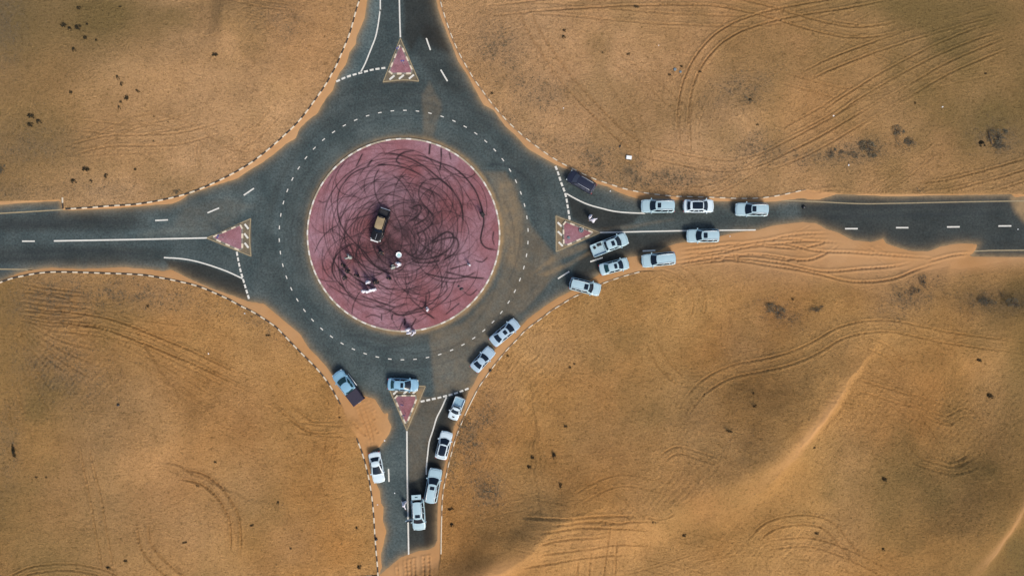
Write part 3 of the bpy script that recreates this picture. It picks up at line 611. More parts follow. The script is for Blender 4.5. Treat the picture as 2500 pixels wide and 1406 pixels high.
for a, b in (((1040.7,94),(1051,123)), ((1076,171),(1092.5,199)), ((54,589),(85,589)), ((379,538.6),(410,537)), ((506.5,520),(535,508)), ((595,477),(620,460)), ((-70,590),(-39,590)), ((-192,591),(-161,591)),
             ((1441,639),(1471.6,629)), ((1569,613),(1600,611.5)), ((1362,680.5),(1389.6,663)), ((2063,558.5),(2094,558.5)), ((2187.6,556),(2217.7,556)), ((2312,554.3),(2343,554)), ((2437.5,552),(2469,551.7)), ((2562,550),(2593,550)), ((2687,548),(2718,548)), ((948.5,1143.7),(949.8,1175.6))):
    ribbon('lane_dash', [a, b], 3.4, WL)
YL = M['yellow_line']
ribbon('yellow_edge_line', [(-800,545),(-300,535),(0,521),(155,512)], 3.2, YL)
ribbon('yellow_edge_line', [(-800,650),(0,657),(70,661)], 3.2, YL)
ribbon('yellow_edge_line', [(1900,489),(2000,493),(2100,497.5),(2200,496.5),(2500,491),(3200,486)], 2.6, YL)
ribbon('yellow_edge_line', [(2290,617),(2400,612.5),(2500,611),(3200,606)], 2.8, YL)
SPL = [ # triangle corners (tip first, then base corners), yellow outline, slashes, slash direction
 ('north', [(977.8,107),(948,181),(1010,180)], [(977.5,94),(935.5,200.5),(985.5,195.5),(1022.4,199)], [(957,190),(980,188.5),(1004.4,188)], (6,-5)),
 ('west', [(517,580),(592,547),(592,614)], [(505,581.5),(612,534),(609,578),(612.7,625.5)], [(602,553),(601,576),(602,599)], (4.6,6)),
 ('east', [(1451,569),(1375,539),(1376,602)], [(1465,568.6),(1357.4,527.5),(1358.5,570),(1358,614.5)], [(1366.4,548),(1367,570),(1369,596)], (5,5)),
 ('south', [(991.7,1037),(961.5,965),(1020,965)], [(993.4,1051),(949,946),(992,941),(1038.5,943)], [(965,958),(990,957),(1012.7,956)], (5,-4.5))]
for nm, tri, yo, sls, sd_ in SPL:
    ribbon('yellow_hatch_line', [yo[0], yo[1]], 2.2, YL, 0.004); ribbon('yellow_hatch_line', [yo[1], yo[2], yo[3]], 2.6, YL, 0.008); ribbon('yellow_hatch_line', [yo[3], yo[0]], 2.2, YL, 0.006)
    for c in sls: ribbon('hatch_slash', [(c[0]-sd_[0], c[1]-sd_[1]), (c[0]+sd_[0], c[1]+sd_[1])], 4.6, WL, 0.004)

# ------------------------------------------------------------------ kerbs
def stone_mesh(name, L, W_, z0, z1, mat):
    m = MB(); m.box(-L/2, L/2, -W_/2, W_/2, z0, z1, 0.02); me = bpy.data.meshes.new(name); me.from_pydata(m.v, [], m.f); me.materials.append(mat); me.update(); return me
SL = 13.3
stW = stone_mesh('kerb_stone_white', SL*S-0.01, 0.20, -0.2, 0.16, M['kerb_white'])
stB = stone_mesh('kerb_stone_black', SL*S-0.01, 0.20, -0.2, 0.155, M['kerb_black'])
stD = stone_mesh('kerb_stone_dusty', SL*S-0.01, 0.17, -0.2, 0.125, M['kerb_dusty'])
stWn = stone_mesh('kerb_stone_white_narrow', SL*S-0.01, 0.16, -0.2, 0.155, M['kerb_white'])
def kerb(pts, label, ms, phase=0, long_white=None, period=SL):
    q = cr(pts, 3); L = arclen(q); c = at_len(q, L, L[-1]/2); x, y = P(*c)
    e = empty('kerb', (x, y, 0), 0, label, 'kerb', 'kerbs along the roads'); s = 0; k = phase
    while s+period*0.98 <= L[-1]:
        a = at_len(q, L, s); b = at_len(q, L, s+period); me = ms[k % 2]
        if long_white and long_white(a): me = ms[0]
        xa, ya = P(*a); xb, yb = P(*b)
        o = link('kerb_stone', me, e, ((xa+xb)/2-x, (ya+yb)/2-y, random.uniform(-.006, .006)), math.atan2(yb-ya, xb-xa))
        o.rotation_euler[0] = random.uniform(-.02, .02); s += period; k += 1
    return e
kerb(K_NW, 'black and white kerb curving along the north-west side, from top road to left road', (stW, stB), 1)
kerb(K_NW2, 'short black and white kerb return beside the dark shoulder at the left edge', (stB, stW), 0, period=13.6)
kerb(K_NE, 'thin white dashed kerb curving along the north-east side past the three parked cars', (stWn, stD), 1)
kerb(K_SE, 'thin white dashed kerb curving along the south-east side, from right road to bottom road', (stWn, stD), 0, long_white=lambda p: 960 < p[1] < 1000 or p[1] > 1245)
kerb(K_SW, 'black and white kerb curving along the south-west side towards the two-tone pickup', (stW, stB), 0)
kerb(K_S, 'black and white kerb running down the left side of the bottom road', (stB, stW), 0)
kerb(K_S2, 'kerb return leaving left at the bottom edge of the frame', (stB, stW), 0, period=13.6)

# ------------------------------------------------------------------ central island
icx, icy = P(CX, CY); isl = empty('roundabout_island', (icx, icy, 0), 0, 'large round central island paved dark pink and covered in black skid marks', 'traffic island')
Rm = RI*S-0.02; g = np.linspace(-Rm, Rm, 440); IX, IY = np.meshgrid(g, g); UX = IX/S; UY = -IY/S       # pixel offsets from centre
UXa, UYa = UX+CX, UY+CY; irub = np.zeros(IX.shape); acc = np.ones(IX.shape)
def z1(l): return [(700+x/4.135, 300+y/4.135) for x, y in l]
def z2(l): return [(700+x/4.135, 560+y/4.135) for x, y in l]
def skid(pts, wd, a, wob=0.0):
    global acc
    t = np.zeros(IX.shape); stroke(t, UXa, UYa, pts, wd, a, 6)
    t *= 0.72+0.5*vnoise(UXa, UYa, 14, 91); acc *= 1-np.clip(t, 0, 0.97)
strong = [
 z1([(930,320),(960,312),(1100,320),(1250,365),(1400,450),(1500,530),(1600,610),(1700,720),(1760,830),(1780,950),(1770,1060)]),
 z1([(920,432),(1000,425),(1150,445),(1300,500),(1420,575)]), z1([(1160,425),(1110,390),(1130,340),(1190,300),(1300,282)]),
 z1([(1220,330),(1350,335),(1450,370),(1560,412),(1690,460),(1800,550),(1900,680),(1950,800),(1980,905),(1990,1000),(1970,1100),(1960,1190),(2010,1260),(2125,1287)]),
 z1([(920,432),(780,460),(660,520),(580,610),(530,700),(515,830),(530,970),(580,1080),(680,1200),(790,1310)])+z2([(900,370),(1010,430),(1100,440),(1180,390),(1202,320),(1170,270)]),
 z1([(1420,575),(1350,640),(1335,730),(1370,810),(1430,880),(1420,950),(1340,1010),(1260,1055)]), z1([(1420,580),(1520,568),(1600,612),(1690,690)]),
 z1([(1420,870),(1480,950),(1460,1030),(1380,1090),(1300,1130)]),
 z1([(1380,1280),(1500,1175),(1620,1103),(1685,1140),(1680,1215),(1610,1300),(1500,1355),(1350,1375),(1240,1330),(1180,1260)]),
 z1([(1440,1230),(1560,1180),(1700,1160),(1735,1230),(1690,1320),(1560,1400)]),
 z1([(1260,860),(1340,830),(1360,880),(1300,960),(1220,1000)]), z1([(1230,850),(1320,890),(1290,930)]),
 z2([(670,150),(560,205),(490,290),(463,390),(480,470),(540,550),(600,600)]), z2([(1380,440),(1550,480),(1700,497),(1830,470),(1915,425)]),
 z2([(1590,425),(1800,475),(2010,497)]), z2([(1250,280),(1310,332),(1450,335),(1560,310)]), z2([(1640,405),(1760,370),(1850,345)]),
 z2([(740,660),(850,705),(1000,755),(1100,782),(1220,742)]), z2([(880,760),(1050,822),(1150,866),(1300,838),(1400,818)]),
 z2([(1410,650),(1395,770),(1300,810),(1180,850)]), z2([(1190,895),(1198,930),(1190,965)]), z2([(1310,895),(1255,990)]), z2([(960,850),(960,920)]), z2([(1070,850),(1062,912)]),
 z1([(1560,250),(1560,380),(1545,490)]), z1([(1450,210),(1438,325)]), z1([(770,310),(700,450)]), z1([(865,375),(815,445)])]
for i, q_ in enumerate(strong): skid(q_, 1.7+0.7*random.random(), 0.95)
skid(strong[3][4:], 1.8, 0.9); skid(z1([(1450,365),(1560,412)]), 2.0, 0.8); skid(z2([(1190,895),(1198,930),(1190,965)]), 2.4, 0.95); skid(z1([(920,432),(1000,425)]), 2.4, 0.8)
medium = [
 z1([(280,1320),(340,1190),(430,1090),(530,1030)]), z1([(480,1400),(520,1290),(600,1240),(710,1212)]), z1([(320,785),(370,808),(410,790)]), z2([(310,490),(400,522),(520,525)]),
 z2([(370,190),(360,320),(400,440),(480,520)]), z2([(1600,500),(1620,600),(1550,680),(1400,742)]), z2([(1700,510),(1650,650),(1550,750),(1400,830)]),
 z2([(660,870),(670,780),(710,680),(750,620)]), z1([(940,460),(890,560),(890,680),(920,780),(960,840)]), z1([(1060,520),(1160,600),(1230,700),(1290,800)]),
 z1([(1560,420),(1650,500),(1800,560),(1900,520),(1890,480)]), z1([(1640,300),(1660,380)]), z1([(580,1000),(720,960),(860,920),(960,860)]),
 z1([(750,1220),(740,1150),(780,1080),(860,1060)]), z1([(1320,1080),(1340,1180),(1320,1290),(1260,1350)]), z1([(1380,1090),(1410,1190),(1380,1300),(1300,1370)]),
 z1([(1250,1080),(1290,1160),(1280,1260)]), z1([(1500,1020),(1530,1130),(1500,1240),(1420,1320)]), z1([(1560,900),(1570,1010),(1530,1090)]),
 z2([(880,140),(900,230),(980,330),(1100,400),(1250,420)]), z2([(720,190),(700,280),(760,400),(880,520),(1050,600),(1250,600),(1420,540)]),
 z2([(780,130),(710,220),(740,340),(860,430),(1000,450)]), z2([(540,180),(560,330),(680,480),(880,590)]), z2([(1320,400),(1300,500),(1200,560)]),
 z2([(420,560),(560,640),(720,700),(900,740)]), z2([(1240,690),(1320,760),(1420,850),(1490,900)]), z2([(790,890),(880,860),(960,900)]), z2([(1330,870),(1420,850),(1500,905)]),
 z2([(1600,860),(1750,740)]), z2([(1100,780),(1000,850),(930,840)]), z2([(1140,1020),(1170,930)]), z1([(1800,700),(1900,850),(1960,1000)]), z1([(2090,1090),(2080,1180),(2100,1240)]),
 z2([(1900,310),(1970,330),(2030,280)]), z2([(1780,620),(1850,665),(1930,600)]), z1([(1340,660),(1460,690),(1560,760),(1640,880)]), z1([(1480,650),(1380,720),(1320,830)])]
for q_ in medium: skid(q_, 1.2+0.6*random.random(), 0.8)
for k in range(430):      # the web of faint older marks
    if k % 9 == 0:
        c0 = (CX+rng.normal()*22-8, CY+rng.normal()*22); r0 = 60+150*rng.random()**0.8
    elif k % 3 == 1:
        a_ = rng.random()*2*PI; rq = 215*math.sqrt(rng.random()); c0 = (CX+rq*math.cos(a_), CY+rq*math.sin(a_)); r0 = 12+95*rng.random()**1.3
    else:
        a_ = rng.random()*2*PI; rq = 140*rng.random(); c0 = (CX+rq*math.cos(a_), CY+rq*math.sin(a_)); r0 = 50+90*rng.random()
    a0 = rng.random()*2*PI; da = (0.6+3.2*rng.random())*(1 if rng.random() < .5 else -1); e_ = 0.75+0.35*rng.random(); ph = rng.random()*PI; dr = rng.normal()*0.16
    pts = []
    for t in np.linspace(0, 1, 8):
        a = a0+da*t; r = r0*(1+dr*t); u, v = r*math.cos(a), r*e_*math.sin(a)
        pts.append((c0[0]+u*math.cos(ph)-v*math.sin(ph), c0[1]+u*math.sin(ph)+v*math.cos(ph)))
    skid(pts, 0.75+0.75*rng.random(), 0.10+0.68*rng.random()**1.8)
def ib(x, y, rx_, ry_=None): return np.exp(-(((UXa-x)/rx_)**2+((UYa-y)/(ry_ or rx_))**2))
soft = 0.36*ib(968,570,62,85)+0.30*ib(985,610,70,48)+0.30*ib(1050,500,90,80)+0.18*ib(930,470,80,60)+0.25*ib(905,620,60,60)+0.15*ib(1080,620,60,70)
soft *= 0.55+0.9*vnoise(UXa, UYa, 20, 95)*(0.6+0.8*vnoise(UXa, UYa, 5, 96))
irub = 1-acc*(1-np.clip(soft, 0, 0.8))
inside = np.hypot(IX, IY) < Rm
# square grid squeezed onto the disc so that its rim is clean
rad = np.hypot(IX, IY); mx = np.maximum(np.abs(IX), np.abs(IY))+1e-9
ii = np.arange(IX.size).reshape(IX.shape); cm = inside[:-1, :-1] | inside[1:, 1:] | inside[1:, :-1] | inside[:-1, 1:]
qd = np.stack([ii[:-1, :-1], ii[:-1, 1:], ii[1:, 1:], ii[1:, :-1]], -1)[cm]
sc_ = np.where(rad > Rm, Rm/(rad+1e-9), 1.0); zz = 0.15+0.10*(1-(np.minimum(rad, Rm)/Rm)**2)
used, inv = np.unique(qd, return_inverse=True); qd = inv.reshape(-1, 4)
me = bpy.data.meshes.new('paving'); me.vertices.add(len(used))
me.vertices.foreach_set('co', np.stack([IX*sc_, IY*sc_, zz], -1).reshape(-1, 3)[used].astype(np.float32).ravel()); fill(me, qd)
vattr(me, 'rubber', irub.ravel()[used]); me.materials.append(M['paver']); link('paving', me, isl)
def izh(px, py):
    r = math.hypot(px-CX, py-CY)/RI; return 0.15+0.10*(1-min(1, r)**2)
nst = 118; rk = (RI+1.2)*S; arc = 2*PI*rk/nst-0.012
stI = [stone_mesh('island_kerb_white', arc, 0.24, -0.15, 0.175, m_) for m_ in (m_paint('island_kerb_white_paint', (0.60, 0.56, 0.50), 0.5, (0.4, 0.33, 0.24)), M['kerb_cream'])]
stI.append(stone_mesh('island_kerb_worn', arc, 0.24, -0.15, 0.17, m_paint('island_kerb_dusty_paint', (0.40, 0.33, 0.24), 0.7, (0.28, 0.2, 0.12))))
for k in range(nst):
    a = 2*PI*(k+.5)/nst; me = stI[0] if k % 2 == 0 else stI[1 if random.random() < .6 else 2]
    if 2.3 < a < 3.6 and k % 2 == 1: me = stI[2]
    if k % 2 == 0 and random.random() < 0.18: me = stI[1]
    link('kerb_stone', me, isl, (rk*math.cos(a), rk*math.sin(a), random.uniform(-.004, .004)), a+PI/2)

# ------------------------------------------------------------------ splitter islands
stSw = stone_mesh('splitter_kerb_white', 11.6*S-0.01, 0.26, -0.15, 0.16, M['kerb_white'])
stSc = stone_mesh('splitter_kerb_grey', 11.6*S-0.01, 0.24, -0.15, 0.155, simple('kerb_grey_concrete', (0.17, 0.155, 0.125), 0.85, var=0.3))
lab = {'north': 'small pink triangular island between the lanes of the top road', 'west': 'small pink triangular island between the lanes of the left road',
       'east': 'small pink triangular island between the lanes of the right road', 'south': 'small pink triangular island below the blue-grey sedan in the bottom road'}
def inset(tri, d):
    c = np.mean(tri, 0); return [tuple(c+(np.array(p)-c)*(1-d/np.linalg.norm(np.array(p)-c))) for p in tri]
for nm, tri, yo, sls, sd_ in SPL:
    # rounded triangle outline
    rd = 7.0; out = []
    for i in range(3):
        p, a, b = np.array(tri[i]), np.array(tri[i-1]), np.array(tri[(i+1) % 3])
        u = p+(a-p)/np.linalg.norm(a-p)*rd; v = p+(b-p)/np.linalg.norm(b-p)*rd
        for t in (0, .25, .5, .75, 1): out.append((1-t)**2*u+2*t*(1-t)*p+t*t*v)
    out = np.array(out); c = out.mean(0); x, y = P(*c)
    e = empty('splitter_island', (x, y, 0), 0, lab[nm], 'traffic island', 'triangular islands')
    loop = np.vstack([out, out[:1]]); L = arclen(loop); n_ = int(round(L[-1]/12.0)); n_ += n_ % 2; ps = L[-1]/n_
    for k in range(n_):
        a = at_len(loop, L, k*ps+6); b = at_len(loop, L, min(L[-1], (k+1)*ps+6)) if (k+1)*ps+6 <= L[-1] else at_len(loop, L, (k+1)*ps+6-L[-1])
        if k*ps+6 > L[-1]: a = at_len(loop, L, k*ps+6-L[-1])
        xa, ya = P(*a); xb, yb = P(*b); w_ = (k % 2 == 0)
        if nm == 'south' and a[0] > 1000 and a[1] < 975: w_ = w_
        link('kerb_stone', stSw if w_ else stSc, e, ((xa+xb)/2-x, (ya+yb)/2-y, 0), math.atan2(yb-ya, xb-xa))
    pv = np.array([c+(p-c)*(1-1.5/np.linalg.norm(p-c)) for p in out]); vs = [(*[q-o for q, o in zip(P(*p), (x, y))], 0.145) for p in pv]+[(0, 0, 0.16)]
    vs = [(v[0], v[1], v[2]) for v in vs]; n_ = len(pv)
    o = mesh_obj('paving', vs, [(i, (i+1) % n_, n_)[::-1] for i in range(n_)], M['paver'], e)
def disc_thing(name, px, py, z, prof, mat, label, cat, extra=None, n=16):
    x, y = P(px, py); m = MB(); m.lathe(prof, n); o = m.make(name, mat, None, True, (x, y, z)); tag(o, label, cat); return o
disc_thing('concrete_post_base', 1418.5, 562.5, 0.155, [(0.36,0),(0.37,0.10),(0.30,0.14),(0.26,0.06),(0.10,0.05),(0.10,0.5),(0.02,0.5)], M['concrete'], 'large round grey concrete post base near the tip of the right triangular island', 'post base')
disc_thing('concrete_post_base', 1388.0, 580.5, 0.155, [(0.22,0),(0.23,0.08),(0.16,0.1),(0.12,0.05),(0.05,0.05),(0.05,0.3),(0.01,0.3)], M['concrete'], 'small round grey-green concrete base in the lower left of the right triangular island', 'post base')
def keep_sign(px, py, rz, label):
    x, y = P(px, py); e = empty('road_sign', (x, y, 0.15), rz, label, 'sign', 'sign posts on the triangular islands')
    m = MB(); m.tube([(0, 0, 0), (0, 0, 2.1)], 0.035, 8); m.make('sign_post', M['bronze'], e, True)
    m = MB(); m.lathe([(0.28, 0.04), (0.30, 0.045), (0.30, 0.06), (0.28, 0.065)], 20, (0, 1.85), 'y'); m.make('sign_plate', M['blue_sign'], e)
keep_sign(976.5, 130, R(40), 'thin dark sign post with a round plate near the tip of the top triangular island')
keep_sign(988, 161, R(10), 'blue round sign on a post in the lower part of the top triangular island')
keep_sign(546.5, 580.5, R(70), 'small dark sign post near the tip of the left triangular island')
keep_sign(986, 983, R(-20), 'dark sign post in the upper part of the bottom triangular island')
keep_sign(990.5, 1008.5, R(0), 'edge-on pale sign plate on a post near the tip of the bottom triangular island')

# ------------------------------------------------------------------ vehicles
def vehicle(name, label, cat, c, head, Lpx, Wm, Hm, cab, paint, kind='suv', sunroof=None, rails=False, side='glass', roofmat=None, glass='glass', bed=None, z=None, rearmat=None, spoiler=False, group='cars parked around the roundabout', rear_glass=None):
    """c centre px; head: heading in degrees, photo sense (0 right, 90 up); cab: fractions from the nose of windscreen base, windscreen top, roof end, rear glass end"""
    L = Lpx*S; W_ = Wm; x, y = P(*c)
    zz = z if z is not None else sum(top(c[0]+dx*Lpx*.3*math.cos(R(head))-dy*12*math.sin(R(head)), c[1]-dx*Lpx*.3*math.sin(R(head))-dy*12*math.cos(R(head))) for dx in (-1, 1) for dy in (-1, 1))/4
    e = empty(name, (x, y, zz), R(head), label, cat, group)
    wb, wt, rt, rb = cab; X = lambda s: L*(0.5-s)
    hood = {'suv': 1.08, 'sedan': 0.92, 'pickup': 1.12, 'hatch': 0.98}[kind]; belt = hood+0.06; deck = {'suv': belt, 'sedan': 0.98, 'pickup': 0.80, 'hatch': belt}[kind]
    wr_ = 0.345 if kind != 'sedan' else 0.325; rw = 0.37 if kind in ('suv', 'pickup') else 0.33
    xf, xr = X(0.19), X(0.80)
    st_ = sorted(set([0, .012, .03, .055, .08, .11, .15]+[i/40 for i in range(6, 36)]+[.90, .93, .955, .975, .99, 1.0])); rings = []
    for s in st_:
        f = 1-0.20*max(0, (0.13-s)/0.13)**2.2-0.13*max(0, (s-0.90)/0.10)**2.2; w2 = W_/2*f
        w2 *= 1-0.012*math.sin(PI*2*min(max((s-.28)/.44, 0), 1)/1)*0
        if s < wb: zt = hood-0.16*((wb-s)/wb)**1.6-(0.10 if s < .012 else 0)
        elif s < rb: zt = belt
        else: zt = deck-0.05*((s-rb)/(1-rb+1e-6))**2-(0.06 if s > .99 else 0)
        if kind == 'pickup' and s >= rb: zt = deck
        xs = X(s); zb = 0.26+0.10*max(0, (0.06-s)/0.06)+0.10*max(0, (s-0.95)/0.05)
        for xw in (xf, xr):
            dx = abs(xs-xw)
            if dx < rw+0.07: zb = max(zb, rw+math.sqrt(max(0, (rw+0.07)**2-dx*dx))-0.02)
        zb = min(zb, zt-0.12)
        half = [(0.93, zb), (0.985, zb+0.06), (1.0, zb+(zt-zb)*0.5), (0.985, zt-0.07), (0.95, zt-0.02), (0.86, zt+0.012), (0.5, zt+0.03), (0.0, zt+0.04)]
        ring = []
        for sg in (1, -1):
            hh = half if sg == 1 else half[-2::-1]
            for fy, zv in hh:
                bulge = 0.16*max(0, (0.10-s)/0.10)*abs(fy)**2.2-0.08*max(0, (s-.92)/.08)*abs(fy)**2
                ring.append((xs-bulge*W_/1.9, sg*w2*fy, zv))
        rings.append(ring)
    m = MB(); m.rings(rings); bm = [p[::-1] for p in m.f]; m.f = bm
    body = m.make('body', paint, e, True)
    m = MB(); vs = []; nb_ = 6; s0_, s1_ = 0.045, wb-0.012
    for lay, (mg, dz) in enumerate(((0.0, 0.006), (0.025, 0.016))):
        vs = []
        for i in range(nb_+1):
            s_ = s0_+mg/L+(s1_-s0_-2*mg/L)*i/nb_; f = 1-0.20*max(0, (0.13-s_)/0.13)**2.2; zt = hood-0.16*((wb-s_)/wb)**1.6
            for j in range(7):
                yn = (1-2*j/6)*(0.80-mg*.6); fy = abs(yn); bulge = 0.16*max(0, (0.10-s_)/0.10)*fy**2.2
                zz_ = zt+(0.04-0.01*fy/0.5 if fy < .5 else 0.03-0.018*(fy-.5)/.36)+dz; vs.append((X(s_)-bulge*W_/1.9-0.2*fy**2.3*(i/nb_)**2, yn*W_/2*f, zz_))
        m = MB(); m.add(vs, [(i*7+j, i*7+j+1, (i+1)*7+j+1, (i+1)*7+j) for i in range(nb_) for j in range(6)])
        p_ = m.make('bonnet_seam' if lay == 0 else 'bonnet', M['black_trim'] if lay == 0 else paint, e, True)
    # cabin
    bwid = W_/2*0.93; rwid = W_*wr_ if kind != 'sedan' else W_*wr_; bowb, bowt = 0.22, 0.14; rbow = 0.10
    zr = Hm-0.05; zbse = belt-0.01
    def base(u):  # u side parameter 0..4
        k, t = int(u) % 4, u-int(u)
        if k == 0: yy = bwid*0.93*(1-2*t); return Vector((X(wb)-bowb*(abs(1-2*t))**2.3, yy, zbse))     # front, left->right
        if k == 1: xx = X(wb)-bowb+(X(rb)+rbow-X(wb)+bowb)*t; return Vector((xx, -bwid*(0.93+0.07*math.sin(PI*min(1, t*1.15)*0.9)), zbse))
        if k == 2: yy = bwid*0.93*(-1+2*t); return Vector((X(rb)+rbow*(abs(1-2*t))**2.3, yy, zbse))
        xx = X(rb)+rbow+(X(wb)-bowb-X(rb)-rbow)*t; return Vector((xx, bwid*(0.93+0.07*math.sin(PI*min(1, (1-t)*1.15)*0.9)), zbse))
    def roofz(xx, yy):
        xm = (X(wt)+X(rt))/2; hl = (X(wt)-X(rt))/2+1e-6
        return Hm-0.05*(yy/rwid)**2-0.04*((xx-xm)/hl)**2
    def topp(u):
        k, t = int(u) % 4, u-int(u); fw = 0.94
        if k == 0: yy = rwid*fw*(1-2*t); xx = X(wt)-bowt*(abs(1-2*t))**2.3
        elif k == 1: xx = X(wt)-bowt+(X(rt)+rbow-X(wt)+bowt)*t; yy = -rwid*(fw+(1-fw)*math.sin(PI*t))
        elif k == 2: yy = rwid*fw*(-1+2*t); xx = X(rt)+rbow*(abs(1-2*t))**2.3
        else: xx = X(rt)+rbow+(X(wt)-bowt-X(rt)-rbow)*t; yy = rwid*(fw+(1-fw)*math.sin(PI*t))
        return Vector((xx, yy, roofz(xx, yy)-0.012))
    def surf(u, v, off=0.0):
        b_, t_ = base(u), topp(u); p = b_.lerp(t_, v); cx_ = Vector(((X(wb)+X(rb))/2, 0, 0))
        o_ = Vector((p.x-cx_.x, p.y, 0)); k = int(u) % 4
        o_ = Vector(((1 if k == 0 else -1 if k == 2 else 0), (-1 if k == 1 else 1 if k == 3 else 0), 0.45)).normalized()
        return p+o_*(off+0.035*math.sin(PI*v))
    us = [k+t for k in range(4) for t in [i/8 for i in range(8)]]
    m = MB(); m.rings([[surf(u, v) for u in us] for v in (0, .25, .5, .75, 1.0)], False, False); m.f = [f[::-1] for f in m.f]; m.make('cabin_frame', paint, e, True)
    m = MB(); gn = 8; vs = []
    for i in range(gn+1):
        for j in range(gn+1):
            t = j/gn; yn = 1-2*t; k = abs(yn)
            xf_ = X(wt)-bowt*k**2.3; xr__ = X(rt)+rbow*k**2.3; v = i/gn; xx = xr__+(xf_-xr__)*v
            fw = 0.94+0.06*math.sin(PI*v); yy = rwid*fw*yn; vs.append((xx, yy, roofz(xx, yy)))
    m.add(vs, [(i*(gn+1)+j, i*(gn+1)+j+1, (i+1)*(gn+1)+j+1, (i+1)*(gn+1)+j) for i in range(gn) for j in range(gn)]); m.f = [f[::-1] for f in m.f]
    m.make('roof', roofmat or paint, e, True)
    def pane(nm, u0, u1, v0, v1, mt=None):
        n_ = 9; vs = [surf(u0+(u1-u0)*i/n_, v, 0.012) for v in (v0, (v0+v1)/2, v1) for i in range(n_+1)]
        fs = [(r_*(n_+1)+i, r_*(n_+1)+i+1, (r_+1)*(n_+1)+i+1, (r_+1)*(n_+1)+i) for r_ in range(2) for i in range(n_)]
        m = MB(); m.add(vs, [f[::-1] for f in fs]); return m.make(nm, M[mt or glass], e, True)
    pane('windscreen', 0.05, 0.95, 0.03, 0.97)
    pane('rear_window', 2.07, 2.93, 0.12 if kind != 'suv' else 0.35, 0.93, rear_glass)
    cuts = [(0.05, 0.36), (0.40, 0.68), (0.72, 0.93)] if (kind == 'suv') else [(0.07, 0.47), (0.52, 0.90)]
    for a, b in cuts:
        pane('side_window', 1+a, 1+b, 0.10, 0.90); pane('side_window', 4-b, 4-a, 0.10, 0.90)
    if sunroof:
        s0, s1, fw = sunroof; m = MB(); vs = []
        for i in range(5):
            for j in range(5):
                xx = X(s1)+(X(s0)-X(s1))*i/4; yy = rwid*fw*(1-2*j/4); 
                if i in (0, 4) and j in (0, 4): yy *= 0.93
                vs.append((xx, yy, roofz(xx, yy)+0.010))
        m.add(vs, [(i*5+j, (i+1)*5+j, (i+1)*5+j+1, i*5+j+1) for i in range(4) for j in range(4)]); m.f = [f for f in m.f]
        m.make('sunroof', M['glass'], e, True)
    if rails:
        for sg in (1, -1):
            m = MB(); xa, xb = X(wt)-0.25, X(rt)+0.25; pts = [(xa, sg*rwid*.88, Hm-0.04), (xa-.15, sg*rwid*.9, Hm+0.03), ((xa+xb)/2, sg*rwid*.92, Hm+0.04), (xb+.15, sg*rwid*.9, Hm+0.03), (xb, sg*rwid*.88, Hm-0.04)]
            m.tube(pts, 0.028, 6); m.make('roof_rail', M['chrome'], e, True)
    for sg in (1, -1):
        m = MB(); xm_ = X(wb)-0.30; m.box(xm_-.07, xm_+.09, sg*(W_/2-0.03) if sg > 0 else -W_/2-0.17, W_/2+0.17 if sg > 0 else -(W_/2-0.03), belt-0.02, belt+0.13, 0.03); m.make('side_mirror', paint, e)
        m = MB(); yy = sg*W_*0.36; m.box(X(0)-0.40, X(0)-0.10, yy-0.15, yy+0.15, hood-0.30, hood-0.145, 0.03); m.make('headlight', M['lamp'], e)
        m = MB(); yy = sg*W_*0.385; m.box(X(1)-0.01, X(1)+0.14, yy-0.10, yy+0.10, 0.72, (0.76 if kind == 'pickup' else min(deck, 1.0)-0.06), 0.02); m.make('taillight', M['red_lamp'], e)
        for s_, xw in (('f', xf), ('r', xr)):
            m = MB(); y0, y1 = sg*(W_/2-0.25), sg*(W_/2-0.01); pr = [(rw*0.62, y0), (rw*0.96, y0), (rw, y0+(y1-y0)*.2), (rw, y0+(y1-y0)*.8), (rw*0.95, y1), (rw*0.60, y1)]
            m.lathe(pr, 18, (0, 0), 'y'); wh = m.make('wheel', M['rubber'], e, True, (xw, 0, rw))
            m = MB(); m.lathe([(0.05, y1+sg*.004), (rw*0.58, y1+sg*.004), (rw*0.60, y1-sg*.02), (0.05, y1-sg*0.02)], 10, (0, 0), 'y'); m.make('rim', M['rim'], wh)
    m = MB(); m.box(X(0)-0.12, X(0)+0.012, -W_*0.24, W_*0.24, 0.50, 0.70, 0.02); m.make('grille', M['black_trim'], e)
    m = MB(); m.box(X(1)-0.015, X(1)+0.1, -0.24, 0.24, 0.55, 0.68); m.make('number_plate', M['plate'], e)
    if spoiler:
        m = MB(); m.box(X(rt)-0.20, X(rt)+0.16, -rwid*.9, rwid*.9, Hm-0.09, Hm-0.035, 0.02); m.make('spoiler', paint, e)
    if bed:
        bp = rearmat or paint; x0, x1 = X(1.0)+0.02, X(rb)-0.06; yw = W_/2*0.96; zt = 1.14
        for sg in (1, -1):
            m = MB(); a, b = sorted((sg*(yw-0.09), sg*(yw+0.02))); m.box(x0+.05, x1, a, b, 0.60, zt, 0.03); m.make('bed_side', bp, e)
        m = MB(); m.box(x0-.01, x0+.07, -yw+.09, yw-.09, 0.5, zt-0.01, 0.02); m.make('tailgate', bp, e)
        m = MB(); m.box(x1-.05, x1+.02, -yw+.09, yw-.09, 0.7, zt-0.02, 0.01); m.make('bed_front', bp, e)
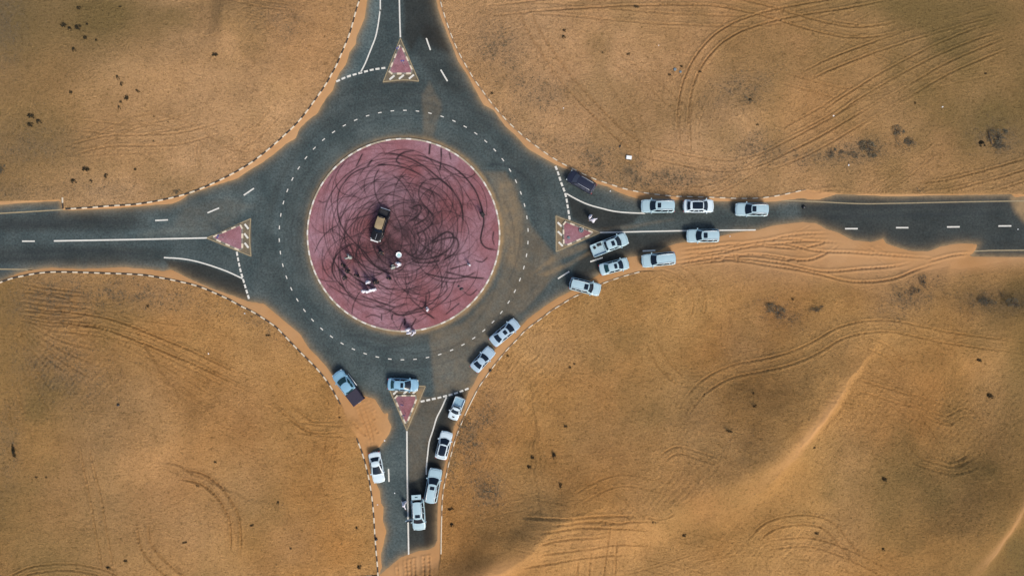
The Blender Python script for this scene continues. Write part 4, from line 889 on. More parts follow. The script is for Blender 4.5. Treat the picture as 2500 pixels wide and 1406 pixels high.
        if bed == 'cover':
            m = MB(); m.box(x0+.01, x1+.02, -yw-.03, yw+.03, zt+0.005, zt+0.05, 0.03); m.make('bed_cover', M['plum'], e)
            for sg in (1, -1):
                m = MB(); m.box(x0-.02, x1+.35, sg*(W_/2+.012)-0.02, sg*(W_/2+.012)+0.02, 0.4, 1.05, 0.01); m.make('side_panel', M['plum'], e)
                m = MB(); m.tube([(X(wb)-.1, sg*(W_/2+.16), 0.45), (x1+.2, sg*(W_/2+.16), 0.45)], 0.05, 6); m.make('side_step', M['chrome'], e, True)
        elif bed == 'slats':
            m = MB(); m.box(x0+.08, x1-.05, -yw+.1, yw-.1, 0.84, 0.88); m.make('bed_floor', M['paint_sky'], e)
            for k in range(6):
                m = MB(); xx = x0+.2+k*(x1-x0-.4)/5; m.box(xx-.03, xx+.03, -yw+.12, yw-.12, 0.882, 0.93); m.make('bed_slat', M['paint_sky_reflect'], e)
        else:
            m = MB(); m.box(x0+.08, x1-.05, -yw+.1, yw-.1, 0.83, 0.86); m.make('bed_floor', M['paint_sky_reflect'] if bed == 'open' else M['black_trim'], e)
    e['_'] = 0; del e['_']
    return e, dict(L=L, W=W_, X=X, belt=belt, H=Hm, rwid=rwid, z=zz, roofz=roofz, x1=X(rb)-0.06)
SUVC = (0.24, 0.385, 0.955, 0.985)
vehicle('parked_car', 'dark navy station wagon with silver roof rails beside the north-east kerb', 'car', (1417.5,446.5), 150, 72, 1.92, 1.72, (0.20,0.36,0.93,0.98), M['paint_navy'], 'suv', rails=True, glass='glass_grey')
vehicle('parked_car', 'pale large SUV behind the black wagon, with a small dark sunroof, facing left', 'car', (1602.5,505), 180, 82, 1.98, 1.9, (0.245,0.40,0.96,0.985), M['paint_sky_reflect'], 'suv', (0.455,0.56,0.55), True)
vehicle('parked_car', 'white crossover with a large dark panoramic roof, facing right between two left-facing SUVs', 'car', (1701.5,505), 0, 74, 1.95, 1.65, (0.20,0.37,0.80,0.94), M['paint_white'], 'suv', (0.395,0.74,0.78))
vehicle('parked_car', 'pale SUV with dark sunroof, rightmost of the parked cars on the right road, facing left', 'car', (1829.5,513.5), 179, 80, 1.96, 1.85, (0.27,0.44,0.955,0.985), M['paint_sky_reflect'], 'suv', (0.46,0.58,0.60), True)
vehicle('parked_car', 'pale SUV facing left across the white centre line at the edge of the sand drift', 'car', (1711.5,577), 180.5, 80, 1.96, 1.8, (0.265,0.42,0.95,0.98), M['paint_sky_reflect'], 'suv', (0.475,0.595,0.60), True)
wgn = vehicle('parked_car', 'plain pale wagon without sunroof standing on sand, lowest SUV beside the right road, facing left', 'car', (1604,634.5), 186, 83, 1.98, 1.85, (0.25,0.41,0.965,0.99), M['paint_sky_reflect'], 'suv', None, True)
vehicle('parked_car', 'pale SUV parked across the south-east kerb with its nose on the desert sand', 'car', (1427,700), -14, 77, 1.92, 1.78, (0.24,0.39,0.955,0.985), M['paint_sky_reflect'], 'suv', (0.42,0.55,0.62), True)
vehicle('parked_car', 'pale sedan with greenish rear window between the white pickup and the wagon on sand', 'car', (1497.5,651), 14.5, 73, 1.80, 1.45, (0.19,0.37,0.70,0.86), M['paint_sky_reflect'], 'sedan', (0.42,0.52,0.62), rear_glass='glass_green')
vehicle('parked_car', 'silver-white sedan with sunroof parked beside the south-east kerb, ahead of the coupe', 'car', (1232.5,810.5), 40, 81, 1.85, 1.46, (0.19,0.38,0.68,0.86), M['paint_grey'], 'sedan', (0.43,0.54,0.55))
vehicle('parked_car', 'short silver-blue coupe with long bonnet behind the sedan on the south-east curve', 'car', (1179.5,875.5), 48, 68, 1.80, 1.38, (0.30,0.48,0.66,0.87), M['paint_grey'], 'sedan')
vehicle('parked_car', 'blue-grey sedan parked across the hatched tip above the bottom triangular island', 'car', (986.3,937), -3, 75, 1.84, 1.46, (0.22,0.43,0.77,0.91), M['paint_sky'], 'sedan', (0.475,0.565,0.62), rear_glass='glass_green')
vehicle('parked_car', 'pale hatchback with big black glass roof in the bottom road, facing up', 'car', (1085,1083), 76, 69, 1.86, 1.58, (0.235,0.44,0.86,0.95), M['paint_white'], 'hatch', (0.485,0.84,0.80), spoiler=True)
vehicle('parked_car', 'pale large SUV facing up in the bottom road, beside the one with open tailgate', 'car', (1059,1180), 80, 84, 2.0, 1.88, (0.25,0.42,0.965,0.985), M['paint_sky_reflect'], 'suv', (0.48,0.58,0.50), True)
vehicle('parked_car', 'bright white sedan facing down on the left lane of the bottom road', 'car', (922.5,1137.5), -80, 76, 1.82, 1.42, (0.27,0.56,0.72,0.86), M['paint_white'], 'sedan', glass='glass')
# SUV with open driver door and tailgate
e, inf = vehicle('parked_car', 'pale SUV facing down with its driver door and tailgate open, lowest in the bottom road', 'car', (1023.5,1250), -86, 78, 1.96, 1.85, (0.22,0.40,0.93,0.955), M['paint_sky_reflect'], 'suv', (0.45,0.55,0.55), True, glass='glass')
X_, W_, Hh = inf['X'], inf['W'], inf['H']
m = MB(); m.box(-0.03, 0.03, -0.72, 0.0, -0.75, 0.0, 0.01)
m2 = MB(); m2.box(X_(1)-0.78, X_(1)-0.06, -0.70, 0.70, Hh-0.10, Hh-0.02, 0.02); m2.make('tailgate', M['paint_sky_reflect'], e)
m2 = MB(); m2.box(X_(1)-0.50, X_(1)-0.36, -0.2, 0.2, Hh-0.019, Hh-0.008); m2.make('tailgate_window', M['glass_green'], e)
m2 = MB(); m2.box(X_(1)-0.03, X_(1)+0.12, -0.72, 0.72, 0.6, Hh-0.2, 0.02); m2.make('boot_opening', M['black_trim'], e)
m = MB(); m.box(-0.03, 0.04, -1.05, 0.0, 0.32, 1.10, 0.02); d = m.make('driver_door', M['paint_white'], e, False, (X_(0.34), -W_/2+0.02, 0)); d.rotation_euler[2] = R(6)
m = MB(); m.box(-0.01, 0.02, -0.85, -0.06, 1.10, 1.55); m.make('door_window', M['glass'], d)
# pickups
e, inf = vehicle('parked_pickup', 'pale double-cab pickup with open bed beside the tip of the right triangular island', 'pickup truck', (1486,598.5), 21, 93, 1.95, 1.82, (0.19,0.335,0.59,0.635), M['paint_sky_reflect'], 'pickup', (0.38,0.47,0.55), bed='open')
X_ = inf['X']; xr0 = X_(1)
m = MB(); m.lathe([(0.18, 0.86), (0.22, 0.92), (0.22, 1.0), (0.12, 1.02), (0.11, 0.9)], 14, (xr0+0.62, 0.38)); o = m.make('spare_wheel', M['rubber'], None, True); o.location = e.location; o.rotation_euler = e.rotation_euler; tag(o, 'small dark tyre lying in the bed of the pale double-cab pickup', 'tyre')
m = MB(); m.box(xr0+1.10, xr0+1.75, 0.35, 0.80, 0.862, 1.08, 0.04); m.box(xr0+1.05, xr0+1.45, 0.5, 0.72, 1.08, 1.16, 0.03); o = m.make('tool_box', M['bag'], None); o.location = e.location; o.rotation_euler = e.rotation_euler; tag(o, 'dark box in the front corner of the pickup bed', 'tool box')
vehicle('parked_pickup', 'two-tone pickup with light blue cab and dark plum covered bed, half on the sand drift', 'pickup truck', (852.5,943), 127, 93, 1.96, 1.80, (0.20,0.36,0.60,0.635), M['paint_sky'], 'pickup', None, glass='glass_green', bed='cover', rearmat=M['plum'])
e, inf = vehicle('parked_pickup', 'short white single-cab pickup with slatted bed and bonnet scoop, facing down by the give-way line', 'pickup truck', (1115.5,994.5), 249, 57, 1.60, 1.68, (0.27,0.46,0.57,0.60), M['paint_white'], 'pickup', None, bed='slats')
m = MB(); m.box(inf['X'](0.14)-0.12, inf['X'](0.14)+0.12, -0.20, 0.20, 1.08, 1.15, 0.03); m.make('bonnet_scoop', M['black_trim'], e)
e, inf = vehicle('parked_pickup', 'black pickup with tan roof standing on the central island among skid marks', 'pickup truck', (932,551.5), 252, 79, 1.72, 1.86, (0.27,0.36,0.75,0.78), M['paint_black'], 'pickup', None, bed='dark', roofmat=M['tan_roof'], z=0.235)
X_, W_ = inf['X'], inf['W']
m = MB(); m.box(X_(0)-0.02, X_(0)+0.16, -0.72, 0.42, 0.55, 0.80, 0.02); m.make('front_bumper', M['plate'], e)
m = MB(); m.box(X_(1)-0.12, X_(1)+0.0, -0.72, 0.72, 0.85, 1.0, 0.02); m.make('rear_bumper', M['chrome'], e)
m = MB(); m.box(X_(0.25), X_(0.03), -0.015, 0.015, 1.13, 1.165); m.make('bonnet_crease', M['chrome'], e)
m = MB(); m.box(X_(0.74), X_(0.71), -0.40, 0.40, inf['H']-0.03, inf['H']+0.012); m.make('roof_notch', M['black_trim'], e)
for sg in (1,):
    m = MB(); m.tube([(X_(0.70), sg*0.70, inf['H']-0.10), (X_(0.36), sg*0.72, inf['H']-0.12)], 0.02, 5); m.make('roof_gutter', M['tan_roof'], e)

# ------------------------------------------------------------------ people
def skin_mesh(joints, edges, rads, root=0):
    me = bpy.data.meshes.new('skin_tmp'); me.from_pydata(joints, edges, []); me.update()
    o = bpy.data.objects.new('skin_tmp', me); COL.objects.link(o)
    o.modifiers.new('s', 'SKIN')
    for i, r in enumerate(rads):
        me.skin_vertices[0].data[i].radius = (r, r) if not isinstance(r, tuple) else r
        me.skin_vertices[0].data[i].use_root = (i == root)
    sb = o.modifiers.new('d', 'SUBSURF'); sb.levels = 1; sb.render_levels = 1
    dg = bpy.context.evaluated_depsgraph_get(); dg.update(); r = bpy.data.meshes.new_from_object(o.evaluated_get(dg)); bpy.data.objects.remove(o); bpy.data.meshes.remove(me)
    r.polygons.foreach_set('use_smooth', [True]*len(r.polygons)); return r
POSES = {  # arms: (elbow, hand) offsets for the two sides; legs: (knee, foot)
 'stand': dict(arm=[((.02, .30, 1.13), (.10, .30, .88)), ((.00, -.30, 1.13), (.08, -.30, .88))], leg=[((.02, .10, .5), (0, .11, .08)), ((.0, -.10, .5), (0, -.11, .08))]),
 'walk': dict(arm=[((.12, .28, 1.14), (.30, .26, .98)), ((-.14, -.28, 1.14), (-.20, -.28, .90))], leg=[((.20, .09, .52), (.22, .10, .08)), ((-.08, -.09, .50), (-.28, -.10, .12))]),
 'reach': dict(arm=[((.16, .32, 1.28), (.40, .28, 1.22)), ((.14, -.30, 1.20), (.34, -.20, 1.12))], leg=[((.05, .10, .5), (.08, .13, .08)), ((.0, -.10, .5), (-.06, -.12, .08))]),
 'wide': dict(arm=[((.05, .45, 1.32), (.12, .68, 1.22)), ((-.05, -.42, 1.22), (-.02, -.58, 1.02))], leg=[((.18, .12, .5), (.20, .16, .08)), ((-.06, -.14, .5), (-.22, -.18, .10))])}
PM = {}
def person_meshes(pose):
    if pose in PM: return PM[pose]
    p = POSES[pose]
    J = [(0, 0, .95), (0, 0, 1.18), (0, 0, 1.38), (.01, 0, 1.50), (.03, 0, 1.58), (.03, 0, 1.70), (.13, 0, 1.635)]; Rr = [(.15, .11), (.14, .10), (.15, .10), .055, .085, .095, .012]
    E = [(0, 1), (1, 2), (2, 3), (3, 4), (4, 5), (4, 6)]
    for sg, (el, ha) in zip((1, -1), p['arm']):
        b = len(J); J += [(0, sg*.19, 1.40), el, ha]; Rr += [.058, .045, .03]; E += [(2, b), (b, b+1), (b+1, b+2)]
        d = (Vector(ha)-Vector(el)).normalized(); h = Vector(ha)+d*.07; s_ = d.cross(Vector((0, 0, 1))); s_ = (s_ if s_.length > .1 else Vector((1, 0, 0))).normalized()
        J.append(tuple(h)); Rr.append((.035, .018)); E.append((b+2, b+3))
        for k in range(4):
            J.append(tuple(h+s_*(k-1.5)*.021+d*(.085-abs(k-1.5)*.012)+Vector((0.012, 0, 0)))); Rr.append(.009); E.append((b+3, len(J)-1))
        J.append(tuple(Vector(ha)+d*.04+s_*.055)); Rr.append(.010); E.append((b+2, len(J)-1))
    for sg, (kn, fo) in zip((1, -1), p['leg']):
        b = len(J); J += [(0, sg*.10, .86), kn, fo, (fo[0]+.15, fo[1]+sg*.02, max(.035, fo[2]-.04))]; Rr += [.09, .06, .042, (.04, .03)]; E += [(0, b), (b, b+1), (b+1, b+2), (b+2, b+3)]
    body = skin_mesh(J, E, Rr)
    m = MB(); n = 14; fx = (p['leg'][0][1][0]+p['leg'][1][1][0])/2; sp = abs(p['leg'][0][1][0]-p['leg'][1][1][0])/2
    prof = [(1.49, .075, .10, 0), (1.46, .11, .19, 0), (1.40, .135, .235, 0), (1.25, .14, .215, 0), (1.05, .14, .19, 0), (.85, .16, .20, 0), (.55, .17+sp*.5, .21, fx*.5), (.16, .20+sp*.95, .24, fx)]
    rg = [[(ox+a*math.cos(2*PI*k/n)*(1+.05*math.sin(5*k)), b*math.sin(2*PI*k/n)*(1+.05*math.cos(4*k)), z) for k in range(n)] for z, a, b, ox in prof[::-1]]
    m.rings(rg, False, False)
    for sg, (el, ha) in zip((1, -1), p['arm']): m.tube([(0, sg*.16, 1.41), (el[0]*.3, (sg*.19*.7+el[1]*.3), 1.34 if el[2] < 1.25 else 1.38), el, tuple(Vector(el).lerp(Vector(ha), .9))], [.075, .08, .068, .072], 8)
    robe = bpy.data.meshes.new('robe'); robe.from_pydata(m.v, [], m.f); robe.polygons.foreach_set('use_smooth', [True]*len(robe.polygons)); robe.update()
    m = MB(); rg = []
    for z, r, back in [(1.835, .03, 0), (1.82, .075, 0), (1.77, .118, .01), (1.70, .132, .015), (1.62, .140, .03), (1.53, .17, .045), (1.45, .225, .06), (1.40, .245, .07)]:
        rg.append([(.03-back+r*.95*math.cos(2*PI*k/16)*(0.42 if (z < 1.72 and abs(((k+8) % 16)-8) < 2) else 1), r*math.sin(2*PI*k/16)*(1.06 if z < 1.5 else 1), z) for k in range(16)])
    m.rings(rg[::-1], False, True); scarf = bpy.data.meshes.new('headscarf'); scarf.from_pydata(m.v, [], m.f); scarf.polygons.foreach_set('use_smooth', [True]*len(scarf.polygons)); scarf.update()
    m = MB(); q = [(.02+.098*math.cos(2*PI*k/14), .098*math.sin(2*PI*k/14), 1.795) for k in range(15)]; m.tube(q, .014, 5); cord = bpy.data.meshes.new('head_cord'); cord.from_pydata(m.v, [], m.f); cord.update()
    m = MB(); rg = [[(.02-b_+r*1.05*math.cos(2*PI*k/14), r*math.sin(2*PI*k/14), z) for k in range(14)] for z, r, b_ in [(1.65, .085, .03), (1.72, .105, .02), (1.77, .10, .01), (1.805, .07, .0), (1.815, .02, 0)]]
    m.rings(rg); hair = bpy.data.meshes.new('hair'); hair.from_pydata(m.v, [], m.f); hair.polygons.foreach_set('use_smooth', [True]*len(hair.polygons)); hair.update()
    PM[pose] = (body, robe, scarf, cord, hair); return PM[pose]
def matted(me, mat):
    c = me.copy(); c.materials.clear(); c.materials.append(mat); return c
MC = {}
def mm(me, key):
    k = (me.name, key)
    if k not in MC: MC[k] = matted(me, M[key])
    return MC[k]
def person(px, py, head, pose, robe, label, cover='scarf', z=None, sc=1.0, scarfmat=None, group='people standing about the roundabout'):
    b, r, s_, c, h = person_meshes(pose); x, y = P(px, py)
    if z is None: z = izh(px, py) if math.hypot(px-CX, py-CY) < RI-2 else top(px, py)
    # a standing person leans outwards in this view: put the feet so that the shoulders sit at the traced spot
    k = 1-1.35/CAM_H; e = empty('person', (x*k, y*k, z), R(head), label, 'person', group); e.scale = (sc, sc, sc)
    link('body', mm(b, 'skin'), e); link('robe', mm(r, robe), e)
    if cover == 'scarf': hs = link('headscarf', mm(s_, scarfmat or robe), e); link('head_cord', mm(c, 'hair'), hs)
    elif cover == 'plainscarf': link('headscarf', mm(s_, scarfmat or robe), e)
    else: link('hair', mm(h, 'hair'), e)
person(973, 645, 200, 'reach', 'robe', 'person in a white robe leaning towards a companion, below the round white dish', 'plainscarf', sc=1.1)
person(957.5, 652, 20, 'walk', 'robe_grey', 'person in grey top facing the white-robed person below the white dish', 'hair')
person(898.5, 689.5, -60, 'stand', 'robe', 'person in white standing alone just above the row of four white robes', 'plainscarf', sc=1.1)
person(888, 710.5, 80, 'stand', 'robe', 'person in white robe with dark head cord, leftmost of the row of four', 'scarf', sc=1.1)
person(896.5, 711.5, 100, 'stand', 'robe', 'person in white robe, second from the left in the row of four', 'plainscarf', sc=1.0)
person(905.5, 708, 95, 'stand', 'robe', 'person in white robe, third from the left in the row of four', 'plainscarf', sc=1.05)
person(912.5, 707, 120, 'stand', 'robe', 'person in white robe, rightmost of the row of four', 'plainscarf', sc=1.05)
person(1042, 755, 10, 'stand', 'robe', 'person in white with dark hair standing alone near the lower rim of the island', 'hair')
person(995.5, 804.5, 100, 'stand', 'robe', 'person in white robe and head cord on the island kerb at its bottom rim', 'scarf', sc=1.15)
person(998, 813, -80, 'stand', 'robe', 'person in white robe standing on the asphalt just below the island kerb', 'plainscarf', sc=1.15)
person(1008.5, 812, 190, 'reach', 'robe', 'person in white, right end of the kerbside group, arms held forward', 'hair', sc=1.1)
person(1442, 529, -30, 'stand', 'robe', 'person in white robe with head cord, upper left of the pair on dark asphalt', 'scarf', sc=1.05)
person(1449.5, 536, 110, 'wide', 'robe', 'person in white robe with one arm out, lower right of the pair on asphalt', 'scarf', sc=1.0)
person(985, 1233, 215, 'wide', 'robe', 'person in white striding with arms spread beside the open car door', 'plainscarf')
person(1145, 646, 60, 'stand', 'robe', 'small figure in white and black by a skid mark on the right of the island', 'hair', sc=0.8)
person(851, 628, 150, 'reach', 'robe_grey', 'person in grey, arms forward, topmost of the people left on the island', 'hair', sc=1.15)
BK = 'people in black standing on the paved island'
for px, py, hd, po, lb in ((837,648,40,'stand','person in black just below the grey-clothed person on the island'), (846.5,662,10,'reach','person in black in the middle of the left cluster'),
        (840.5,678,-20,'stand','person in black beside a small white bag, lowest of the left cluster'), (870,673,60,'stand','person in black a few steps right of the left cluster'),
        (915.5,689.5,0,'walk','person in black to the right of the lone white-robed person'), (949,680,70,'stand','person in black standing alone below the big curved skid mark'),
        (928.5,616.5,-50,'walk','person in black close below the bonnet of the black pickup'), (1177.5,522,100,'walk','person in black standing on the long dark skid mark at the right of the island')):
    person(px, py, hd, po, 'robe_black', lb, 'hair', sc=1.12)

# ------------------------------------------------------------------ small things
x, y = P(975.2, 623); m = MB(); m.lathe([(0.05, 0.28), (0.28, 0.28), (0.30, 0.30), (0.40, 0.34), (0.43, 0.36), (0.44, 0.33), (0.34, 0.02), (0.05, 0.0)], 22)
o = m.make('round_dish', M['white_plastic'], None, False, (x, y, izh(975, 623))); tag(o, 'large round white dish with pale teal centre on the island right of the black pickup', 'dish')
m = MB(); m.lathe([(0.05, 0.284), (0.24, 0.284), (0.24, 0.30), (0.05, 0.30)], 18); m.make('dish_centre', M['teal_plastic'], o)
def lump(name, px, py, sx, sy, sz, mat, label, cat, rz=0, z=None, n=10, seed=1, group=None):
    rs = random.Random(seed); x, y = P(px, py); m = MB(); rg = []
    for h, f in ((0, .85), (.3, 1), (.65, .85), (.9, .5), (1, .12)):
        rg.append([(sx*f*math.cos(2*PI*k/n)*(1+rs.uniform(-.16, .16)), sy*f*math.sin(2*PI*k/n)*(1+rs.uniform(-.16, .16)), sz*h) for k in range(n)])
    m.rings(rg); o = m.make(name, mat, None, True, (x, y, (izh(px, py) if math.hypot(px-CX, py-CY) < RI else top(px, py)) if z is None else z), R(rz)); tag(o, label, cat, group); return o
lump('rubbish_bag', 1962, 506, .30, .26, .35, M['bag'], 'black rubbish bag lying on the right road past the last parked car', 'bag', seed=2)
lump('rubber_scrap', 1120.5, 699, .18, .13, .14, M['bag'], 'small black scrap, upper left of two on the lower right of the island', 'rubber scrap', 30, seed=3)
lump('rubber_scrap', 1127, 705.5, .32, .17, .2, M['bag'], 'larger black scrap, lower right of two on the lower right of the island', 'rubber scrap', 15, seed=4)
lump('cloth_bundle', 1197, 904, .22, .17, .3, M['bag'], 'dark bundle lying on the south-east kerb behind the silver-blue coupe', 'bundle', 40, seed=5)
lump('black_scrap', 1511.5, 360, .24, .13, .16, M['bag'], 'small black scrap on the sand above the white box', 'scrap', 60, seed=6)
lump('cloth_bundle', 307, 983, .22, .2, .22, M['bag'], 'small black and white bundle on the sand in the lower left desert', 'bundle', 0, seed=7)
lump('black_bucket', 919, 1315, .24, .24, .32, M['bag'], 'black round object against the kerb of the bottom road', 'bucket', 0, seed=8)
lump('plastic_bag', 846, 680.5, .13, .1, .12, M['white_plastic'], 'tiny white bag beside the person in black, lowest of the left cluster', 'bag', 0, seed=9)
for i, (px, py, s_, lb) in enumerate(((2032,284.5,.19,'white scrap of litter on the open sand above the right road'), (2299,262.5,.14,'small white scrap above the ring-shaped shrub at upper right'), (2071,403.5,.14,'small white scrap on the sand below the round grey shrub'),
        (963.5,1203,.11,'white scrap on the asphalt of the bottom road near the centre line'), (939,1075,.13,'white scrap on the edge of the sand drift in the bottom road'), (922,1231,.1,'tiny white scrap on the sand beside the bottom road'), (1490,467,.1,'tiny white scrap beside the navy wagon'),
        (1782,577,.09,'tiny white scrap on the drift behind the SUV on the centre line'), (510,863,.12,'white scrap between the wheel tracks of the lower left desert'), (598,765,.13,'pale scrap just outside the south-west kerb'), (2485,560,.1,'tiny white scrap on the asphalt at the right edge'), (1375,267,.1,'tiny pale scrap on the sand between the wheel tracks and the north-east kerb'), (1606,115,.08,'tiny pale scrap on the sand below the long wheel tracks at the top'))):
    lump('paper_scrap', px, py, s_, s_*.7, s_*.5, M['white_plastic'], lb, 'litter', i*37, seed=20+i, n=7, group='bits of litter')
x, y = P(1533.5, 387); m = MB(); m.box(-.40, .40, -.26, .26, 0, .34, .04); o = m.make('cool_box', M['white_plastic'], None, False, (x, y, top(1533, 387)+.0), R(-8)); tag(o, 'white box lying on the sand above the navy wagon', 'box')
m = MB(); m.box(-.385, .385, -.245, .245, .342, .37, .012); m.make('lid', M['white_plastic'], o)
m = MB(); m.box(-.42, .42, -.30, -.262, .02, .22); m.make('dark_strip', M['black_trim'], o); o.children[-1].name = 'side_strip'  # black strip along one long side of the box
for px, py, r_, lb in ((1645,173.5,.26,'pale round stone with dark rim, left of the pair on the upper sand'), (1658,179.5,.20,'small pale round stone, right of the pair on the upper sand')):
    lump('stone', px, py, r_, r_, r_*.5, M['concrete'], lb, 'stone', 0, seed=int(px))
m = MB(); m.tube([(-1.1, .1, .12), (-.3, 0, .16), (.5, -.05, .2), (1.2, .02, .12)], [.05, .06, .07, .05], 6); x, y = P(2411, 336); o = m.make('dead_branch', M['stem'], None, True, (x, y, top(2411, 336)), R(-72)); tag(o, 'straight dark branch lying on the left of the big shrub at the upper right', 'branch')
# ------------------------------------------------------------------ desert shrubs
def shrub_meshes(seed, n, leaf, flat=0.5, spread=1.0):
    rs = random.Random(seed); vs = []; fs = []; cl = [(rs.uniform(-.75, .75), rs.uniform(-.75, .75), rs.uniform(.25, .5)) for _ in range(9)]
    for k in range(n):
        c = rs.choice(cl); a = rs.random()*2*PI; r = c[2]*math.sqrt(rs.random()); x = c[0]+r*math.cos(a); y = c[1]+r*math.sin(a)
        if x*x+y*y > 1: x, y = x*.8, y*.8
        z = flat*(1-.75*(x*x+y*y))*(0.25+.75*rs.random()); s_ = leaf*rs.uniform(.6, 1.4); u = Vector((rs.gauss(0, 1), rs.gauss(0, 1), rs.gauss(0, .8))).normalized(); v = u.cross(Vector((rs.gauss(0, 1), rs.gauss(0, 1), rs.gauss(0, 1)))).normalized()
        p = Vector((x, y, max(.02, z))); b = len(vs); vs += [p-u*s_, p+v*s_*.45, p+u*s_, p-v*s_*.45]; fs.append((b, b+1, b+2, b+3))
    fo = bpy.data.meshes.new('foliage'); fo.from_pydata([tuple(v) for v in vs], [], fs); fo.update()
    m = MB()
    for k in range(9):
        a = rs.random()*2*PI; r = rs.uniform(.5, .95); m.tube([(0, 0, 0), (.5*r*math.cos(a+.2), .5*r*math.sin(a+.2), flat*.5), (r*math.cos(a), r*math.sin(a), flat*.45)], [.03, .018, .006], 4)
    sm = bpy.data.meshes.new('stem'); sm.from_pydata(m.v, [], m.f); sm.update(); return fo, sm
BIG = [shrub_meshes(s_, 620, .055, .42) for s_ in (1, 2, 3)]; FNT = [shrub_meshes(s_, 130, .05, .3) for s_ in (5, 6)]; SML = [shrub_meshes(s_, 150, .17, .6) for s_ in (11, 12, 13, 14)]
for f_, s_ in BIG: f_.materials.append(M['leaf_grey']); s_.materials.append(M['stem'])
for f_, s_ in FNT: f_.materials.append(M['straw']); s_.materials.append(M['straw'])
for f_, s_ in SML: f_.materials.append(M['leaf_dark']); s_.materials.append(M['stem'])
def shrub(px, py, rx_, ry_, rz, label, big=False, k=0, group=None):
    f_, s_ = (BIG if big else SML)[k % (3 if big else 4)]
    if ('faint' in label and big) or 'dry brown' in label or 'sparse' in label: f_, s_ = FNT[k % 2]
    x, y = P(px, py)
    e = empty('desert_shrub', (x, y, top(px, py)-.03), R(rz), label, 'shrub', group or 'shrubs and tufts on the desert')
    g_ = 1.15 if big else 1; e.scale = (rx_*S*g_, ry_*S*g_, (.5*(rx_+ry_)*S)*(.8 if big else 1)); link('foliage', f_, e); link('stem', s_, e)
big = [(2120,364,27,19,-10,'round grey-green shrub, largest in the row on the upper right sand'), (2026,377,15,15,0,'pale grey shrub left of the row on the upper right sand'), (2054,374,11,8,0,'small grey shrub between the pale shrub and the largest round one, left'), (2080,378,16,8,0,'low green shrub touching the left of the largest round one'),
 (2190,323,16,16,-40,'dark upper part of the ring-shaped shrub patch at upper right'), (2222,352,15,17,0,'greener lower right part of the ring-shaped shrub patch'), (2192,352,26,10,-60,'sparse thin arc closing the ring-shaped shrub patch'), (2433,338,26,22,0,'broad grey shrub beside the straight dark branch'), (2440,362,20,14,0,'pale lower fringe shrub under the broad grey one at upper right'),
 (1893,762,33,15,-22,'long grey shrub, largest on the sand below the right road'), (1984,755,18,7,10,'small flat shrub right of the long grey one below the right road'), (2190,729,14,12,0,'dark compact shrub near the sparse upright one below the right road'), (2222,712,20,9,38,'low thin shrub linking the compact and upright ones'), (2249,690,9,19,5,'upright narrow grey shrub below the sand drift'),
 (2398,740,22,14,0,'dim brownish shrub near the right edge, left of two'), (2456,742,20,15,0,'dim brownish shrub near the right edge, right of two'), (432,469,9,8,0,'small dark shrub touching the north-west kerb'), (1822,250,30,14,10,'faint grey scrub patch in the middle of the upper right sand'), (1196,1197,26,22,0,'faint grey scrub patch right of the bottom road'), (3,415,14,14,0,'shrub cut by the left edge above the left road'),
 (1128,1042,16,30,-35,'dry brown scrub beside the south-east kerb next to the hatchback'), (2245,465,26,8,0,'sparse scrub strip just above the right road edge')]
for i, (px, py, a, b, rz, lb) in enumerate(big): shrub(px, py, a, b, rz, lb, True, i)
